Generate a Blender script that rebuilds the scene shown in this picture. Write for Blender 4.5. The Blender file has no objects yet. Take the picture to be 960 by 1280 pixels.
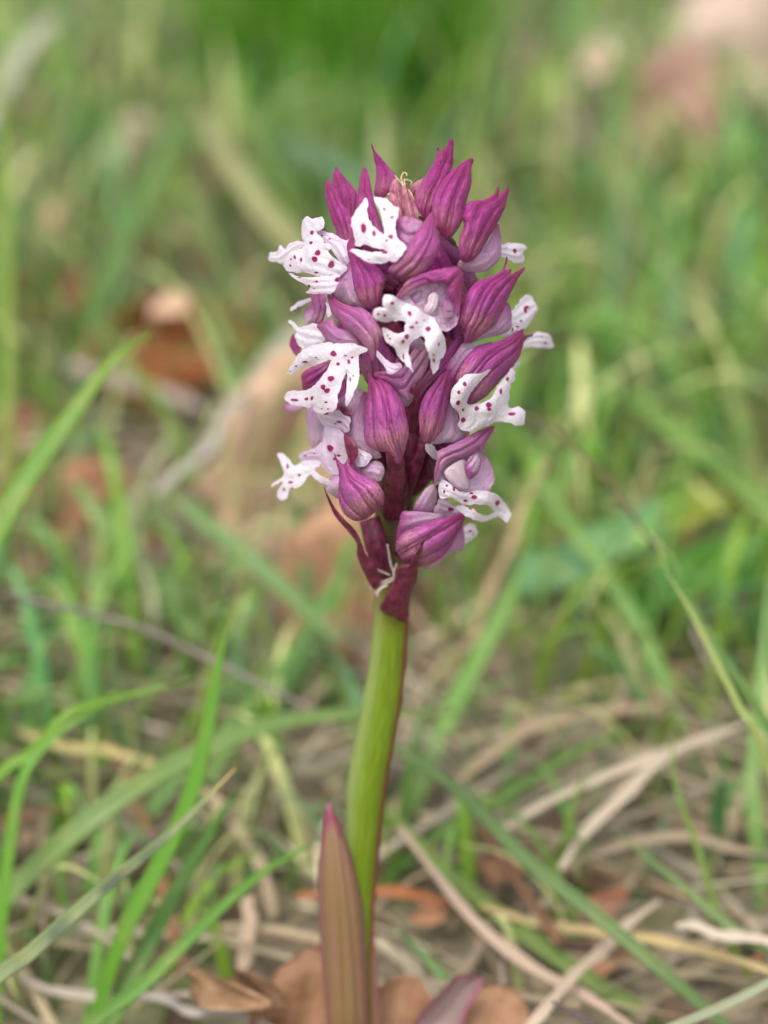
# One unit in this scene is one centimetre.
import bpy, math, random
import numpy as np
from mathutils import Vector, noise
from mathutils.geometry import delaunay_2d_cdt

R = math.radians
sc = bpy.context.scene
COL = sc.collection
sc.unit_settings.system = 'METRIC'
sc.unit_settings.scale_length = 0.01

# ------------------------------------------------------------ camera
PITCH = R(25.0)
HC = 13.8                       # camera height above the ground
D0 = 20.0                       # distance to the plane of the flower
FW = Vector((0, math.cos(PITCH), -math.sin(PITCH)))
UP = Vector((0, math.sin(PITCH), math.cos(PITCH)))
RT = Vector((1, 0, 0))
CAM = Vector((0, -D0 * math.cos(PITCH), HC))
cd = bpy.data.cameras.new('camera')
cam = bpy.data.objects.new('camera', cd)
COL.objects.link(cam)
cam.location = CAM
cam.rotation_euler = (math.pi / 2 - PITCH, 0, 0)
cd.sensor_width = 36
cd.lens = 90.0
cd.clip_start = 0.5
cd.clip_end = 5000
cd.dof.use_dof = True
cd.dof.focus_distance = D0 - 1.1
cd.dof.aperture_fstop = 0.19
sc.camera = cam

# ------------------------------------------------------------ light: bright soft overcast
SUN_EL, SUN_AZ = R(58), R(200)      # azimuth clockwise from +Y
w = bpy.data.worlds.new('World')
sc.world = w
w.use_nodes = True
wn = w.node_tree.nodes
wl = w.node_tree.links
bg = wn['Background']
sky = wn.new('ShaderNodeTexSky')
sky.sky_type = 'NISHITA'
sky.sun_disc = False
sky.sun_elevation = SUN_EL
sky.sun_rotation = SUN_AZ
sky.dust_density = 4.0
sky.air_density = 1.2
hs = wn.new('ShaderNodeHueSaturation')
hs.inputs['Saturation'].default_value = 0.35
wl.new(sky.outputs[0], hs.inputs['Color'])
wl.new(hs.outputs[0], bg.inputs[0])
bg.inputs[1].default_value = 0.15
sd = bpy.data.lights.new('sun', 'SUN')
sd.energy = 1.3
sd.angle = R(18)
sd.color = (1.0, 0.96, 0.9)
sun = bpy.data.objects.new('sun', sd)
COL.objects.link(sun)
sdir = Vector((math.sin(SUN_AZ) * math.cos(SUN_EL), math.cos(SUN_AZ) * math.cos(SUN_EL), math.sin(SUN_EL)))
sun.rotation_euler = sdir.to_track_quat('Z', 'Y').to_euler()
sun.location = (0, 0, 100)
sc.view_settings.view_transform = 'Standard'
sc.view_settings.look = 'None'
sc.view_settings.gamma = 1
sc.view_settings.exposure = 0.85
sc.cycles.use_denoising = True
sc.cycles.max_bounces = 8
sc.cycles.transparent_max_bounces = 8

# ------------------------------------------------------------ places
def Q(px, py, d):
    """point seen at pixel px,py of the 960x1280 photograph, d cm along the view axis"""
    k = d / D0 / 160.0
    return CAM + FW * d + RT * ((px - 480) * k) + UP * ((640 - py) * k)

def lean(py):
    return (640 - py) / 160.0 * math.tan(R(20))

def P(px, py, z=0.0):
    """point on or near the plant: z cm in front of its (upright) axis"""
    return Q(px, py, D0 - lean(py) - z)

def G(px, py, h=0.0):
    """point of height h above the ground along the line through a pixel"""
    v = FW + RT * ((px - 480) / 160 / D0) + UP * ((640 - py) / 160 / D0)
    t = (h - CAM.z) / v.z
    return CAM + v * t

def depth_of(p):
    return (p - CAM).dot(FW)

def pix(p):
    v = p - CAM
    d = v.dot(FW)
    return 480 + v.dot(RT) / d * D0 * 160, 640 - v.dot(UP) / d * D0 * 160

# ------------------------------------------------------------ materials
def srgb(r, g, b):
    f = lambda c: (c / 255 / 12.92) if c / 255 <= 0.04045 else ((c / 255 + 0.055) / 1.055) ** 2.4
    return (f(r), f(g), f(b), 1.0)

class NT:
    def __init__(s, name):
        s.m = bpy.data.materials.new(name)
        s.m.use_nodes = True
        s.t = s.m.node_tree
        s.n = s.t.nodes
        s.l = s.t.links
        s.b = s.n['Principled BSDF']
        s.out = s.n['Material Output']
    def new(s, t, **kw):
        n = s.n.new(t)
        for k, v in kw.items():
            setattr(n, k, v)
        return n
    def attr(s, name):
        return s.new('ShaderNodeAttribute', attribute_name=name)
    def sock(s, i, v):
        if isinstance(v, (int, float)):
            i.default_value = v
        elif isinstance(v, tuple):
            i.default_value = v
        else:
            s.l.new(v, i)
    def mix(s, f, a, b, mode='MIX'):
        n = s.new('ShaderNodeMix', data_type='RGBA', blend_type=mode)
        s.sock(n.inputs[0], f); s.sock(n.inputs[6], a); s.sock(n.inputs[7], b)
        return n.outputs[2]
    def math(s, op, a, b=0.0, c=None, clamp=False):
        n = s.new('ShaderNodeMath', operation=op, use_clamp=clamp)
        s.sock(n.inputs[0], a); s.sock(n.inputs[1], b)
        if c is not None: s.sock(n.inputs[2], c)
        return n.outputs[0]
    def ramp(s, f, stops):
        n = s.new('ShaderNodeValToRGB')
        e = n.color_ramp.elements
        while len(e) < len(stops): e.new(0.5)
        for q, (p, c) in zip(e, stops):
            q.position = p; q.color = c
        s.sock(n.inputs[0], f)
        return n.outputs[0]
    def noise(s, scale, detail=3, vec=None, rough=0.5, dist=0.0):
        n = s.new('ShaderNodeTexNoise')
        n.inputs['Scale'].default_value = scale
        n.inputs['Detail'].default_value = detail
        n.inputs['Roughness'].default_value = rough
        n.inputs['Distortion'].default_value = dist
        if vec is not None: s.l.new(vec, n.inputs['Vector'])
        return n.outputs[0]
    def mapping(s, vec, scale):
        n = s.new('ShaderNodeMapping')
        n.inputs['Scale'].default_value = scale
        s.l.new(vec, n.inputs['Vector'])
        return n.outputs[0]
    def coord(s, k='Object'):
        return s.new('ShaderNodeTexCoord').outputs[k]
    def bump(s, h, strength, dist, nrm=None):
        n = s.new('ShaderNodeBump')
        n.inputs['Strength'].default_value = strength
        n.inputs['Distance'].default_value = dist
        s.l.new(h, n.inputs['Height'])
        if nrm is not None: s.l.new(nrm, n.inputs['Normal'])
        return n.outputs[0]
    def finish(s, col, rough=0.5, trans=0.0, normal=None, tcol=None, spec=0.5, sheen=0.0):
        s.sock(s.b.inputs['Base Color'], col)
        s.sock(s.b.inputs['Roughness'], rough)
        s.b.inputs['Specular IOR Level'].default_value = spec
        s.b.inputs['Sheen Weight'].default_value = sheen
        if normal is not None: s.l.new(normal, s.b.inputs['Normal'])
        if trans:
            tr = s.new('ShaderNodeBsdfTranslucent')
            s.sock(tr.inputs[0], col if tcol is None else tcol)
            if normal is not None: s.l.new(normal, tr.inputs['Normal'])
            mx = s.new('ShaderNodeMixShader')
            mx.inputs[0].default_value = trans
            s.l.new(s.b.outputs[0], mx.inputs[1]); s.l.new(tr.outputs[0], mx.inputs[2])
            s.l.new(mx.outputs[0], s.out.inputs[0])
        return s.m

def mat_hood():
    s = NT('hood_skin')
    al, ve, ri, pa, sp = [s.attr(k).outputs['Fac'] for k in ('along', 'vein', 'rim', 'pale', 'spot')]
    uv = s.coord('UV')
    n1 = s.noise(3.0, 4, s.mapping(uv, (2.5, 1.0, 1)), 0.6, 0.6)
    n0 = s.noise(7.0, 4, s.coord(), 0.65)
    a2 = s.math('ADD', al, s.math('MULTIPLY', s.math('SUBTRACT', n1, 0.5), 0.5))
    base = s.ramp(a2, [(0.0, srgb(144, 0, 70)), (0.14, srgb(164, 0, 98)), (0.34, srgb(174, 12, 140)),
                       (0.58, srgb(172, 46, 148)), (0.78, srgb(200, 130, 136)), (1.0, srgb(132, 28, 78))])
    base = s.mix(s.attr('young').outputs['Fac'], base, srgb(124, 0, 66))
    # paler lilac flesh shows between the veins, in uneven patches
    fl = s.math('MULTIPLY', s.math('SUBTRACT', n0, 0.42, clamp=True), 3.2, clamp=True)
    base = s.mix(s.math('MULTIPLY', fl, 0.45), base, srgb(218, 108, 200))
    pale = s.ramp(a2, [(0.0, srgb(186, 90, 166)), (0.25, srgb(218, 172, 214)), (0.8, srgb(226, 200, 220)), (1.0, srgb(206, 172, 186))])
    c = s.mix(pa, base, pale)
    v = s.new('ShaderNodeTexVoronoi', feature='DISTANCE_TO_EDGE')
    v.inputs['Scale'].default_value = 2.9
    v.inputs['Randomness'].default_value = 1.0
    nd = s.noise(6.0, 2, uv)
    vm = s.new('ShaderNodeVectorMath', operation='ADD')
    s.l.new(s.mapping(uv, (2.2, 1.5, 1)), vm.inputs[0]); s.l.new(nd, vm.inputs[1])
    s.l.new(vm.outputs[0], v.inputs['Vector'])
    net = s.math('SUBTRACT', 1.0, s.math('MULTIPLY', v.outputs[0], 10.0), clamp=True)
    c = s.mix(s.math('MULTIPLY', net, s.math('SUBTRACT', 0.5, s.math('MULTIPLY', pa, 0.4))), c, srgb(110, 14, 74))
    st = s.noise(9.0, 3, s.mapping(uv, (3.0, 0.35, 1)), 0.6)
    c = s.mix(s.math('MULTIPLY', s.math('SUBTRACT', st, 0.45, clamp=True), 1.0), c, srgb(218, 106, 194))  # highlight streaks along the veins, painted as pale lilac
    c = s.mix(s.math('MULTIPLY', ve, 0.72), c, srgb(104, 0, 66))
    c = s.mix(s.math('MULTIPLY', s.math('MULTIPLY', ri, 0.5), s.math('SUBTRACT', 1.0, s.math('MULTIPLY', pa, 0.5))), c, srgb(158, 34, 120))
    c = s.mix(sp, c, srgb(130, 8, 60))
    gr = s.noise(60.0, 3, s.coord(), 0.7)
    b = s.bump(gr, 0.55, 0.014)
    b = s.bump(net, 0.6, -0.014, b)
    b = s.bump(st, 0.3, 0.02, b)
    ro = s.math('ADD', 0.22, s.math('MULTIPLY', gr, 0.42))
    return s.finish(c, ro, 0.3, b, spec=0.5, sheen=0.05)

def mat_lip():
    s = NT('lip_skin')
    ve, ri, pa, sp = [s.attr(k).outputs['Fac'] for k in ('vein', 'rim', 'pale', 'spot')]
    lil = s.noise(4.0, 2, s.coord())
    c = s.mix(s.math('MULTIPLY', s.math('SUBTRACT', lil, 0.5, clamp=True), 0.9), srgb(234, 228, 235), srgb(214, 184, 220))
    c = s.mix(pa, c, srgb(210, 178, 210))
    c = s.mix(s.math('MULTIPLY', ri, 0.18), c, srgb(226, 190, 226))
    nz = s.noise(22.0, 3, s.coord(), 0.7)
    e = s.math('ADD', sp, s.math('MULTIPLY', s.math('SUBTRACT', nz, 0.5), 0.7))
    halo = s.math('MULTIPLY', s.math('MULTIPLY', sp, 2.2, clamp=True), 0.2)
    c = s.mix(halo, c, srgb(205, 120, 190))
    core = s.math('MULTIPLY', s.math('SUBTRACT', e, 0.36), 6.0, clamp=True)
    c = s.mix(s.math('MULTIPLY', core, 0.97), c, srgb(156, 0, 92))
    c = s.mix(s.math('MULTIPLY', ve, 0.5), c, srgb(150, 70, 130))
    gr = s.noise(48.0, 2, s.coord())
    fo = s.noise(7.0, 3, s.coord(), 0.6, 0.8)
    return s.finish(c, 0.38, 0.42, s.bump(gr, 0.5, 0.012, s.bump(fo, 0.3, 0.07)), spec=0.5)

def mat_simple(name, c1, c2, scale=(1, 1, 1), nscale=6.0, rough=0.5, trans=0.0, bump=0.3, bd=0.02, spec=0.4):
    s = NT(name)
    n = s.noise(nscale, 4, s.mapping(s.coord(), scale), 0.6)
    f = s.math('MULTIPLY', s.math('SUBTRACT', n, 0.3), 2.4, clamp=True)
    c = s.mix(f, c1, c2)
    return s.finish(c, rough, trans, s.bump(n, bump, bd), spec=spec)

def mat_stem():
    s = NT('stem_skin')
    uv = s.coord('UV')
    sx = s.new('ShaderNodeSeparateXYZ'); s.l.new(uv, sx.inputs[0])
    st = s.noise(4.0, 4, s.mapping(uv, (9.0, 0.5, 1)), 0.6)
    c = s.ramp(st, [(0.3, srgb(80, 102, 10)), (0.55, srgb(96, 120, 16)), (0.75, srgb(112, 130, 38))])
    # the side of the stalk towards +X is flushed red-brown (u runs round it), as is its top (v)
    red = s.attr('flush').outputs['Fac']
    c = s.mix(s.attr('left_sheen').outputs['Fac'], c, srgb(138, 150, 96))  # sheen on the stalk's left side, painted in as greyer, lighter green
    c = s.mix(red, c, srgb(116, 48, 40))
    bl = s.noise(9.0, 5, s.coord(), 0.75)
    c = s.mix(s.math('MULTIPLY', s.math('SUBTRACT', bl, 0.58, clamp=True), 3.5, clamp=True), c, srgb(104, 72, 40))
    fib = s.noise(40.0, 3, s.mapping(uv, (3.0, 0.6, 1)))
    return s.finish(c, 0.45, 0.0, s.bump(st, 0.6, 0.03, s.bump(fib, 0.35, 0.008)), spec=0.4)

def mat_rachis():
    s = NT('upper_stem_skin')
    n = s.noise(5.0, 4, s.mapping(s.coord(), (2, 2, 0.6)), 0.6)
    c = s.ramp(n, [(0.3, srgb(82, 30, 44)), (0.5, srgb(96, 84, 50)), (0.7, srgb(120, 118, 62))])
    return s.finish(c, 0.5, 0.0, s.bump(n, 0.5, 0.03))

def mat_sheath():
    s = NT('sheath_leaf_skin')
    al, ri = s.attr('along').outputs['Fac'], s.attr('rim').outputs['Fac']
    uv = s.coord('UV')
    st = s.noise(3.5, 3, s.mapping(uv, (4.0, 0.35, 1)), 0.6)
    body = s.ramp(st, [(0.34, srgb(104, 102, 50)), (0.52, srgb(126, 98, 66)), (0.72, srgb(144, 98, 100))])
    tip = s.math('MULTIPLY', s.math('SUBTRACT', 0.13, s.math('SUBTRACT', al, s.math('MULTIPLY', ri, 0.16))), 8.0, clamp=True)
    c = s.mix(tip, body, srgb(122, 24, 66))
    c = s.mix(s.math('MULTIPLY', ri, 0.85), c, srgb(142, 82, 96))
    return s.finish(c, 0.42, 0.12, s.bump(st, 0.3, 0.03), spec=0.5)

def mat_tinted(name, rough=0.5, trans=0.3, streak=0.35, spec=0.35, spots=False):
    """colour comes from the thing's own 'tint' attribute; grain along its length"""
    s = NT(name)
    t = s.attr('tint').outputs['Color']
    uv = s.coord('UV')
    st = s.noise(3.0, 3, s.mapping(uv, (5.0, 1.0, 1)), 0.6)
    if name == 'green_blade':
        ln = s.noise(2.2, 4, s.coord(), 0.7)
        t = s.mix(s.math('MULTIPLY', s.math('SUBTRACT', ln, 0.5, clamp=True), 3.0, clamp=True), t, s.mix(0.5, t, srgb(168, 160, 96)))
    lo = s.mix(1.0, t, (0.55, 0.6, 0.5, 1), 'MULTIPLY')
    hi = s.mix(1.0, t, (1.45, 1.35, 1.4, 1), 'MULTIPLY')
    c = s.mix(s.math('MULTIPLY', s.math('SUBTRACT', st, 0.25), 2.0, clamp=True), s.mix(streak, t, lo), s.mix(streak, t, hi))
    if spots:
        n2 = s.noise(2.6, 5, s.coord(), 0.65)
        c = s.mix(s.math('MULTIPLY', s.math('SUBTRACT', n2, 0.47, clamp=True), 4.0, clamp=True), c, s.mix(1.0, t, (0.5, 0.42, 0.36, 1), 'MULTIPLY'))
    return s.finish(c, rough, trans, s.bump(st, 0.25, 0.02), spec=spec)

M = {}
M['hood'] = mat_hood()
M['lip'] = mat_lip()
M['ovary'] = mat_simple('ovary_skin', srgb(66, 10, 34), srgb(134, 50, 84), (1, 1, 0.6), 17.0, 0.4, 0.05, 0.7, 0.03)
M['bud'] = mat_simple('young_bud_skin', srgb(104, 18, 56), srgb(182, 120, 136), (3, 3, 0.6), 5.0, 0.45, 0.2, 0.5, 0.03)
M['wisp'] = mat_simple('dry_wisp', srgb(190, 158, 120), srgb(226, 206, 170), (1, 1, 1), 9.0, 0.5, 0.2, 0.1, 0.01)
M['silk'] = mat_simple('silk', srgb(176, 160, 150), srgb(214, 200, 190), (1, 1, 1), 9.0, 0.5, 0.3, 0.1, 0.005)
M['stem'] = mat_stem()
M['rachis'] = mat_rachis()
M['sheath'] = mat_sheath()
def mat_basal():
    s = NT('basal_leaf_skin')
    ri = s.attr('rim').outputs['Fac']
    n = s.noise(4.0, 3, s.mapping(s.coord('UV'), (4.0, 0.5, 1)), 0.6)
    c = s.mix(n, srgb(112, 116, 84), srgb(160, 120, 138))
    c = s.mix(s.math('MULTIPLY', ri, 0.95), c, srgb(160, 70, 112))
    return s.finish(c, 0.4, 0.15, s.bump(n, 0.3, 0.03))
M['basal'] = mat_basal()
M['inner'] = mat_simple('column_skin', srgb(210, 184, 198), srgb(230, 212, 220), (1, 1, 1), 6.0, 0.45, 0.25, 0.3, 0.01)
M['green'] = mat_tinted('green_blade', 0.42, 0.35)
M['straw'] = mat_tinted('dry_blade', 0.6, 0.15, 0.5)
M['dead'] = mat_tinted('dead_leaf', 0.62, 0.22, 0.35, 0.3, True)
M['twig'] = mat_tinted('twig_bark', 0.75, 0.0, 0.6, 0.2, True)

# ------------------------------------------------------------ objects
ORG = {}                                        # world origin of each parent
def put(name, parent, origin):
    o = bpy.data.objects.new(name, None)
    o.empty_display_size = 0.2
    COL.objects.link(o)
    ORG[o.name] = Vector(origin)
    if parent is not None:
        o.parent = parent
        o.location = Vector(origin) - ORG[parent.name]
    else:
        o.location = origin
    return o

def mesh_object(name, verts, faces, mat, parent=None, origin=None, attrs=None, uv=None, colour=None, smooth=True):
    """verts in world coordinates (n,3); attrs: per-vertex floats"""
    verts = np.asarray(verts, dtype=np.float64)
    if origin is None:
        origin = Vector(((verts[:, 0].min() + verts[:, 0].max()) / 2, (verts[:, 1].min() + verts[:, 1].max()) / 2, verts[:, 2].min()))
    origin = Vector(origin)
    me = bpy.data.meshes.new(name)
    me.from_pydata((verts - np.array(origin)).tolist(), [], faces if isinstance(faces, list) else faces.tolist())
    if smooth:
        me.polygons.foreach_set('use_smooth', np.ones(len(me.polygons), dtype=bool))
    for k, a in (attrs or {}).items():
        at = me.attributes.new(k, 'FLOAT', 'POINT')
        at.data.foreach_set('value', np.asarray(a, dtype=np.float32))
    if colour is not None:
        at = me.attributes.new('tint', 'FLOAT_COLOR', 'POINT')
        c = np.asarray(colour, dtype=np.float32)
        if c.ndim == 1: c = np.tile(c, (len(verts), 1))
        at.data.foreach_set('color', c.ravel())
    if uv is not None:
        ul = me.uv_layers.new(name='UVMap')
        vi = np.empty(len(me.loops), dtype=np.int32)
        me.loops.foreach_get('vertex_index', vi)
        ul.data.foreach_set('uv', np.asarray(uv, dtype=np.float32)[vi].ravel())
    me.materials.append(mat)
    me.update()
    o = bpy.data.objects.new(name, me)
    COL.objects.link(o)
    if parent is not None:
        o.parent = parent
        o.location = origin - ORG[parent.name]
    else:
        o.location = origin
    ORG[o.name] = origin
    return o

def tag(o, label=None, cat=None, group=None, kind=None):
    if label: o['label'] = label
    if cat: o['category'] = cat
    if group: o['group'] = group
    if kind: o['kind'] = kind
    return o

def catmull(pts, n=8, closed=False):
    pts = [np.asarray(p, dtype=float) for p in pts]
    out = []
    N = len(pts)
    rng = range(N) if closed else range(N - 1)
    for i in rng:
        if closed:
            p0, p1, p2, p3 = pts[i - 1], pts[i], pts[(i + 1) % N], pts[(i + 2) % N]
        else:
            p1, p2 = pts[i], pts[i + 1]
            p0 = pts[i - 1] if i else 2 * p1 - p2
            p3 = pts[i + 2] if i + 2 < N else 2 * p2 - p1
        for k in range(n):
            t = k / n
            out.append(0.5 * ((2 * p1) + (-p0 + p2) * t + (2 * p0 - 5 * p1 + 4 * p2 - p3) * t * t + (-p0 + 3 * p1 - 3 * p2 + p3) * t ** 3))
    if not closed: out.append(pts[-1])
    return np.array(out)

def resample(poly, step, closed=True):
    p = np.vstack([poly, poly[:1]]) if closed else poly
    seg = np.linalg.norm(np.diff(p, axis=0), axis=1)
    L = np.concatenate([[0], np.cumsum(seg)])
    n = max(6, int(L[-1] / step))
    t = np.linspace(0, L[-1], n, endpoint=not closed)
    return np.stack([np.interp(t, L, p[:, i]) for i in range(p.shape[1])], axis=1)

def inside(pts, poly):
    x, y = pts[:, 0], pts[:, 1]
    c = np.zeros(len(pts), dtype=bool)
    j = len(poly) - 1
    for i in range(len(poly)):
        xi, yi = poly[i]; xj, yj = poly[j]
        if yi != yj:
            m = ((yi > y) != (yj > y)) & (x < (xj - xi) * (y - yi) / (yj - yi) + xi)
            c ^= m
        j = i
    return c

def seg_dist(pts, line):
    """distance of every point to a polyline"""
    best = np.full(len(pts), 1e9)
    for a, b in zip(line[:-1], line[1:]):
        ab = b - a
        t = np.clip(((pts - a) @ ab) / max(ab @ ab, 1e-12), 0, 1)
        best = np.minimum(best, np.linalg.norm(pts - (a + t[:, None] * ab), axis=1))
    return best

def sheet2d(outline, step, seed=0):
    """outline (n,2) -> points, triangles, boundary count, edge distance, swell 0..1"""
    ol = resample(outline, step)
    lo, hi = ol.min(0), ol.max(0)
    rs = np.random.RandomState(seed)
    xs = np.arange(lo[0], hi[0], step); ys = np.arange(lo[1], hi[1], step * 0.87)
    g = np.array([(x + (step / 2 if j % 2 else 0), y) for j, y in enumerate(ys) for x in xs])
    g = g + rs.uniform(-0.08, 0.08, g.shape) * step
    g = g[inside(g, ol)]
    closed = np.vstack([ol, ol[:1]])
    if len(g):
        g = g[seg_dist(g, closed) > step * 0.55]
    nb = len(ol)
    co = [Vector(p) for p in ol] + [Vector(p) for p in g]
    r = delaunay_2d_cdt(co, [(i, (i + 1) % nb) for i in range(nb)], [], 1, 1e-5)
    pts = np.array([tuple(v) for v in r[0]])
    tri = np.array([list(f) for f in r[2] if len(f) == 3])
    cen = pts[tri].mean(axis=1)
    tri = tri[inside(cen, ol)]
    a = pts[tri]
    ar = (a[:, 1, 0] - a[:, 0, 0]) * (a[:, 2, 1] - a[:, 0, 1]) - (a[:, 1, 1] - a[:, 0, 1]) * (a[:, 2, 0] - a[:, 0, 0])
    tri[ar < 0] = tri[ar < 0][:, ::-1]
    e = np.vstack([tri[:, [0, 1]], tri[:, [1, 2]], tri[:, [2, 0]]])
    es = np.sort(e, axis=1)
    u, inv, cnt = np.unique(es, axis=0, return_inverse=True, return_counts=True)
    inv = inv.ravel()
    bedge = e[cnt[inv] == 1]                        # oriented boundary edges
    bverts = np.zeros(len(pts), dtype=bool); bverts[bedge.ravel()] = True
    n = len(pts)
    deg = np.bincount(u.ravel(), minlength=n).astype(float); deg[deg == 0] = 1
    h = np.zeros(n)
    for _ in range(260):
        s = np.bincount(u[:, 0], h[u[:, 1]], n) + np.bincount(u[:, 1], h[u[:, 0]], n)
        h = s / deg + 1.0
        h[bverts] = 0
    sw = np.sqrt(h / max(h.max(), 1e-9))
    ed = seg_dist(pts, closed)
    ed[bverts] = 0
    return pts, tri, bverts, ed, sw

def close_sheet(front, back, tri, bv):
    """joins a front and a back surface along the shared boundary"""
    n = len(front)
    idx = np.arange(n) + n
    idx[bv] = np.nonzero(bv)[0]
    keep = np.nonzero(~bv)[0]
    remap = np.full(2 * n, -1)
    remap[:n] = np.arange(n)
    remap[keep + n] = n + np.arange(len(keep))
    verts = np.vstack([front, back[keep]])
    t2 = remap[idx[tri]][:, ::-1]
    src = np.concatenate([np.arange(n), keep])
    return verts, np.vstack([tri, t2]), src

CROPS = {'A': (320, 160, 4.8), 'B': (500, 160, 4.8), 'C': (320, 380, 4.8), 'D': (500, 380, 4.8),
         'E': (390, 580, 3.692), 'F': (340, 940, 3.0), 'X': (0, 0, 1.0)}
def trace(s):
    out, c = [], CROPS['X']
    for w_ in s.split():
        if w_ in CROPS: c = CROPS[w_]; continue
        v = [float(q) for q in w_.split(',')]
        out.append([c[0] + v[0] / c[2], c[1] + v[1] / c[2]] + [q / c[2] for q in v[2:]])
    return out

def axis_x(y):
    return float(np.interp(y, [200, 400, 640, 760], [512, 508, 494, 490]))

def ring_z(pts):
    """how far a point of the spike's surface stands in front of its axis"""
    x, y = pts[:, 0], pts[:, 1]
    ax = np.interp(y, [200, 400, 640, 760], [512, 508, 494, 490])
    r = np.abs(x - ax) / 150.0
    z = 0.78 * np.cos(np.clip(r, 0, 1.25) * math.pi / 2)
    top = np.clip((y - 190) / 130, 0.12, 1); bot = np.clip((760 - y) / 150, 0.25, 1)
    return z * np.sqrt(top * bot)

def petal(name, outline, mat='hood', z=0.0, bulge=0.85, thick=None, veins=0, pale=0.0, spots='', vlines=(),
          tilt=(0, 0), curl=0.0, step=1.7, parent=None, sd_=0, flat=None, rimw=5.0, groove=0.011):
    """one petal, sepal, bract or leaf: outline traced in photo pixels, swollen to a closed body
    bulge: swelling towards the viewer as a multiple of its half width (negative: a hollow)
    thick: sheet thickness in cm (None: a full bud body)"""
    ol = catmull(trace(outline) if isinstance(outline, str) else outline, 6, True)[:, :2]
    ragged = np.random.RandomState(sd_ + 3)
    ol = resample(ol, 2.2)
    jit = ragged.normal(0, 1, ol.shape); jit = (jit + np.roll(jit, 1, 0)) / 2
    ol = ol + jit * (0.62 if mat == 'lip' else 0.32 if mat == 'hood' else 0.15)
    pts, tri, bv, ed, sw = sheet2d(ol, step, sd_)
    inr = ed.max() / 160.0
    tip = ol[0]; base = ol[np.argmax(np.linalg.norm(ol - tip, axis=1))]
    d = base - tip; L = np.linalg.norm(d); d /= L
    nrm = np.array([-d[1], d[0]])
    al = ((pts - tip) @ d) / L
    la = (pts - tip) @ nrm
    bo_a = ((ol - tip) @ d) / L; bo_l = (ol - tip) @ nrm
    tt = np.linspace(0, 1, 25)
    lo, hi = [], []
    for t in tt:
        m = np.abs(bo_a - t) < 0.05
        if m.sum() == 0: lo.append(0.0); hi.append(0.0)
        else: lo.append(bo_l[m].min()); hi.append(bo_l[m].max())
    lo = np.convolve(np.pad(lo, 1, 'edge'), [.25, .5, .25], 'valid'); hi = np.convolve(np.pad(hi, 1, 'edge'), [.25, .5, .25], 'valid')
    l_, h_ = np.interp(al, tt, lo), np.interp(al, tt, hi)
    mid, half = (l_ + h_) / 2, np.maximum((h_ - l_) / 2, 1.0)
    s = (la - mid) / half
    vein = np.zeros(len(pts)); rib = np.zeros(len(pts))
    if veins:
        sv = np.linspace(-1, 1, veins + 2)[1:-1] * 0.92
        for k, v in enumerate(sv):
            v = v + 0.12 * math.sin(k * 2.3 + sd_ * 1.7)
            wob = 0.07 * np.sin(al * 5 + k * 2 + sd_)
            dd = np.abs(s - v - wob) * half
            g = np.exp(-(dd / 1.25) ** 2) * np.clip(al * 6, 0, 1) * np.clip((1.05 - al) * 5, 0, 1)
            vein = np.maximum(vein, g)
            rib = np.maximum(rib, np.exp(-(dd / 2.6) ** 2) * np.clip(al * 5, 0, 1))
    for ln in vlines:
        lp = catmull(trace(ln), 6)[:, :2]
        dd = seg_dist(pts, lp)
        vein = np.maximum(vein, np.exp(-(dd / 1.3) ** 2)); rib = np.maximum(rib, np.exp(-(dd / 2.4) ** 2))
    spot = np.zeros(len(pts))
    for q in trace(spots):
        x, y, rx = q[:3]
        ry = q[3] if len(q) > 3 else rx
        dd = np.sqrt(((pts[:, 0] - x) / max(rx, .4)) ** 2 + ((pts[:, 1] - y) / max(ry, .4)) ** 2)
        an = np.arctan2(pts[:, 1] - y, pts[:, 0] - x)
        dd = dd * (1.04 + 0.1 * np.sin(an * 2 + x) + 0.06 * np.sin(an * 3 + y * 1.3))
        spot = np.maximum(spot, np.clip(1.5 - dd, 0, 1))
    c = pts.mean(0)
    rs = np.random.RandomState(sd_ + 7)
    ph = rs.uniform(0, 6.3, 4)
    q = (pts - c)
    wav = np.sin(q[:, 0] * 0.055 + ph[0]) * np.cos(q[:, 1] * 0.05 + ph[1]) + 0.4 * np.sin(q[:, 0] * 0.13 + q[:, 1] * 0.1 + ph[2])
    z0 = (ring_z(pts) if flat is None else np.full(len(pts), flat)) + z + tilt[0] * q[:, 0] / 160 + tilt[1] * q[:, 1] / 160 + curl * wav
    bl = bulge * inr
    body = sw if mat == 'sheath' else sw ** (1.4 if thick is None and mat == 'hood' else 1.15 if thick is None else 1.9)
    body = body * (1 - 0.10 * np.clip(rib, 0, 1)) if veins else body
    zf = z0 + bl * body - groove * rib * np.clip(sw * 1.6, 0, 1) + 0.006 * np.sin(s * 9 + ph[3]) * sw
    if thick is None:
        zb = z0 - abs(bl) * body * 0.9
    else:
        zb = zf - thick * np.clip(sw * 6, 0, 1)
    F = np.array([P(x, y, a) for (x, y), a in zip(pts, zf)])
    B = np.array([P(x, y, a) for (x, y), a in zip(pts, zb)])
    verts, faces, src = close_sheet(F, B, tri, bv)
    faces = faces[:, ::-1]          # picture y runs down
    rim = np.exp(-ed / rimw)
    pale = min(1.0, pale + (0.16 * min(1, max(0, (c[1] - 280) / 300)) if mat == 'hood' else 0))
    at = dict(along=np.clip(al, 0, 1), vein=vein, rim=rim, young=np.full(len(pts), 0.55 * min(1, max(0, (350 - c[1]) / 80))), pale=np.full(len(pts), pale), spot=spot)
    at = {k: v[src] for k, v in at.items()}
    uv = np.stack([s + sd_ * 1.7, al + sd_ * 0.9], axis=1)[src]
    o = mesh_object(name, verts, faces, M[mat], parent, attrs=at, uv=uv)
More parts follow.
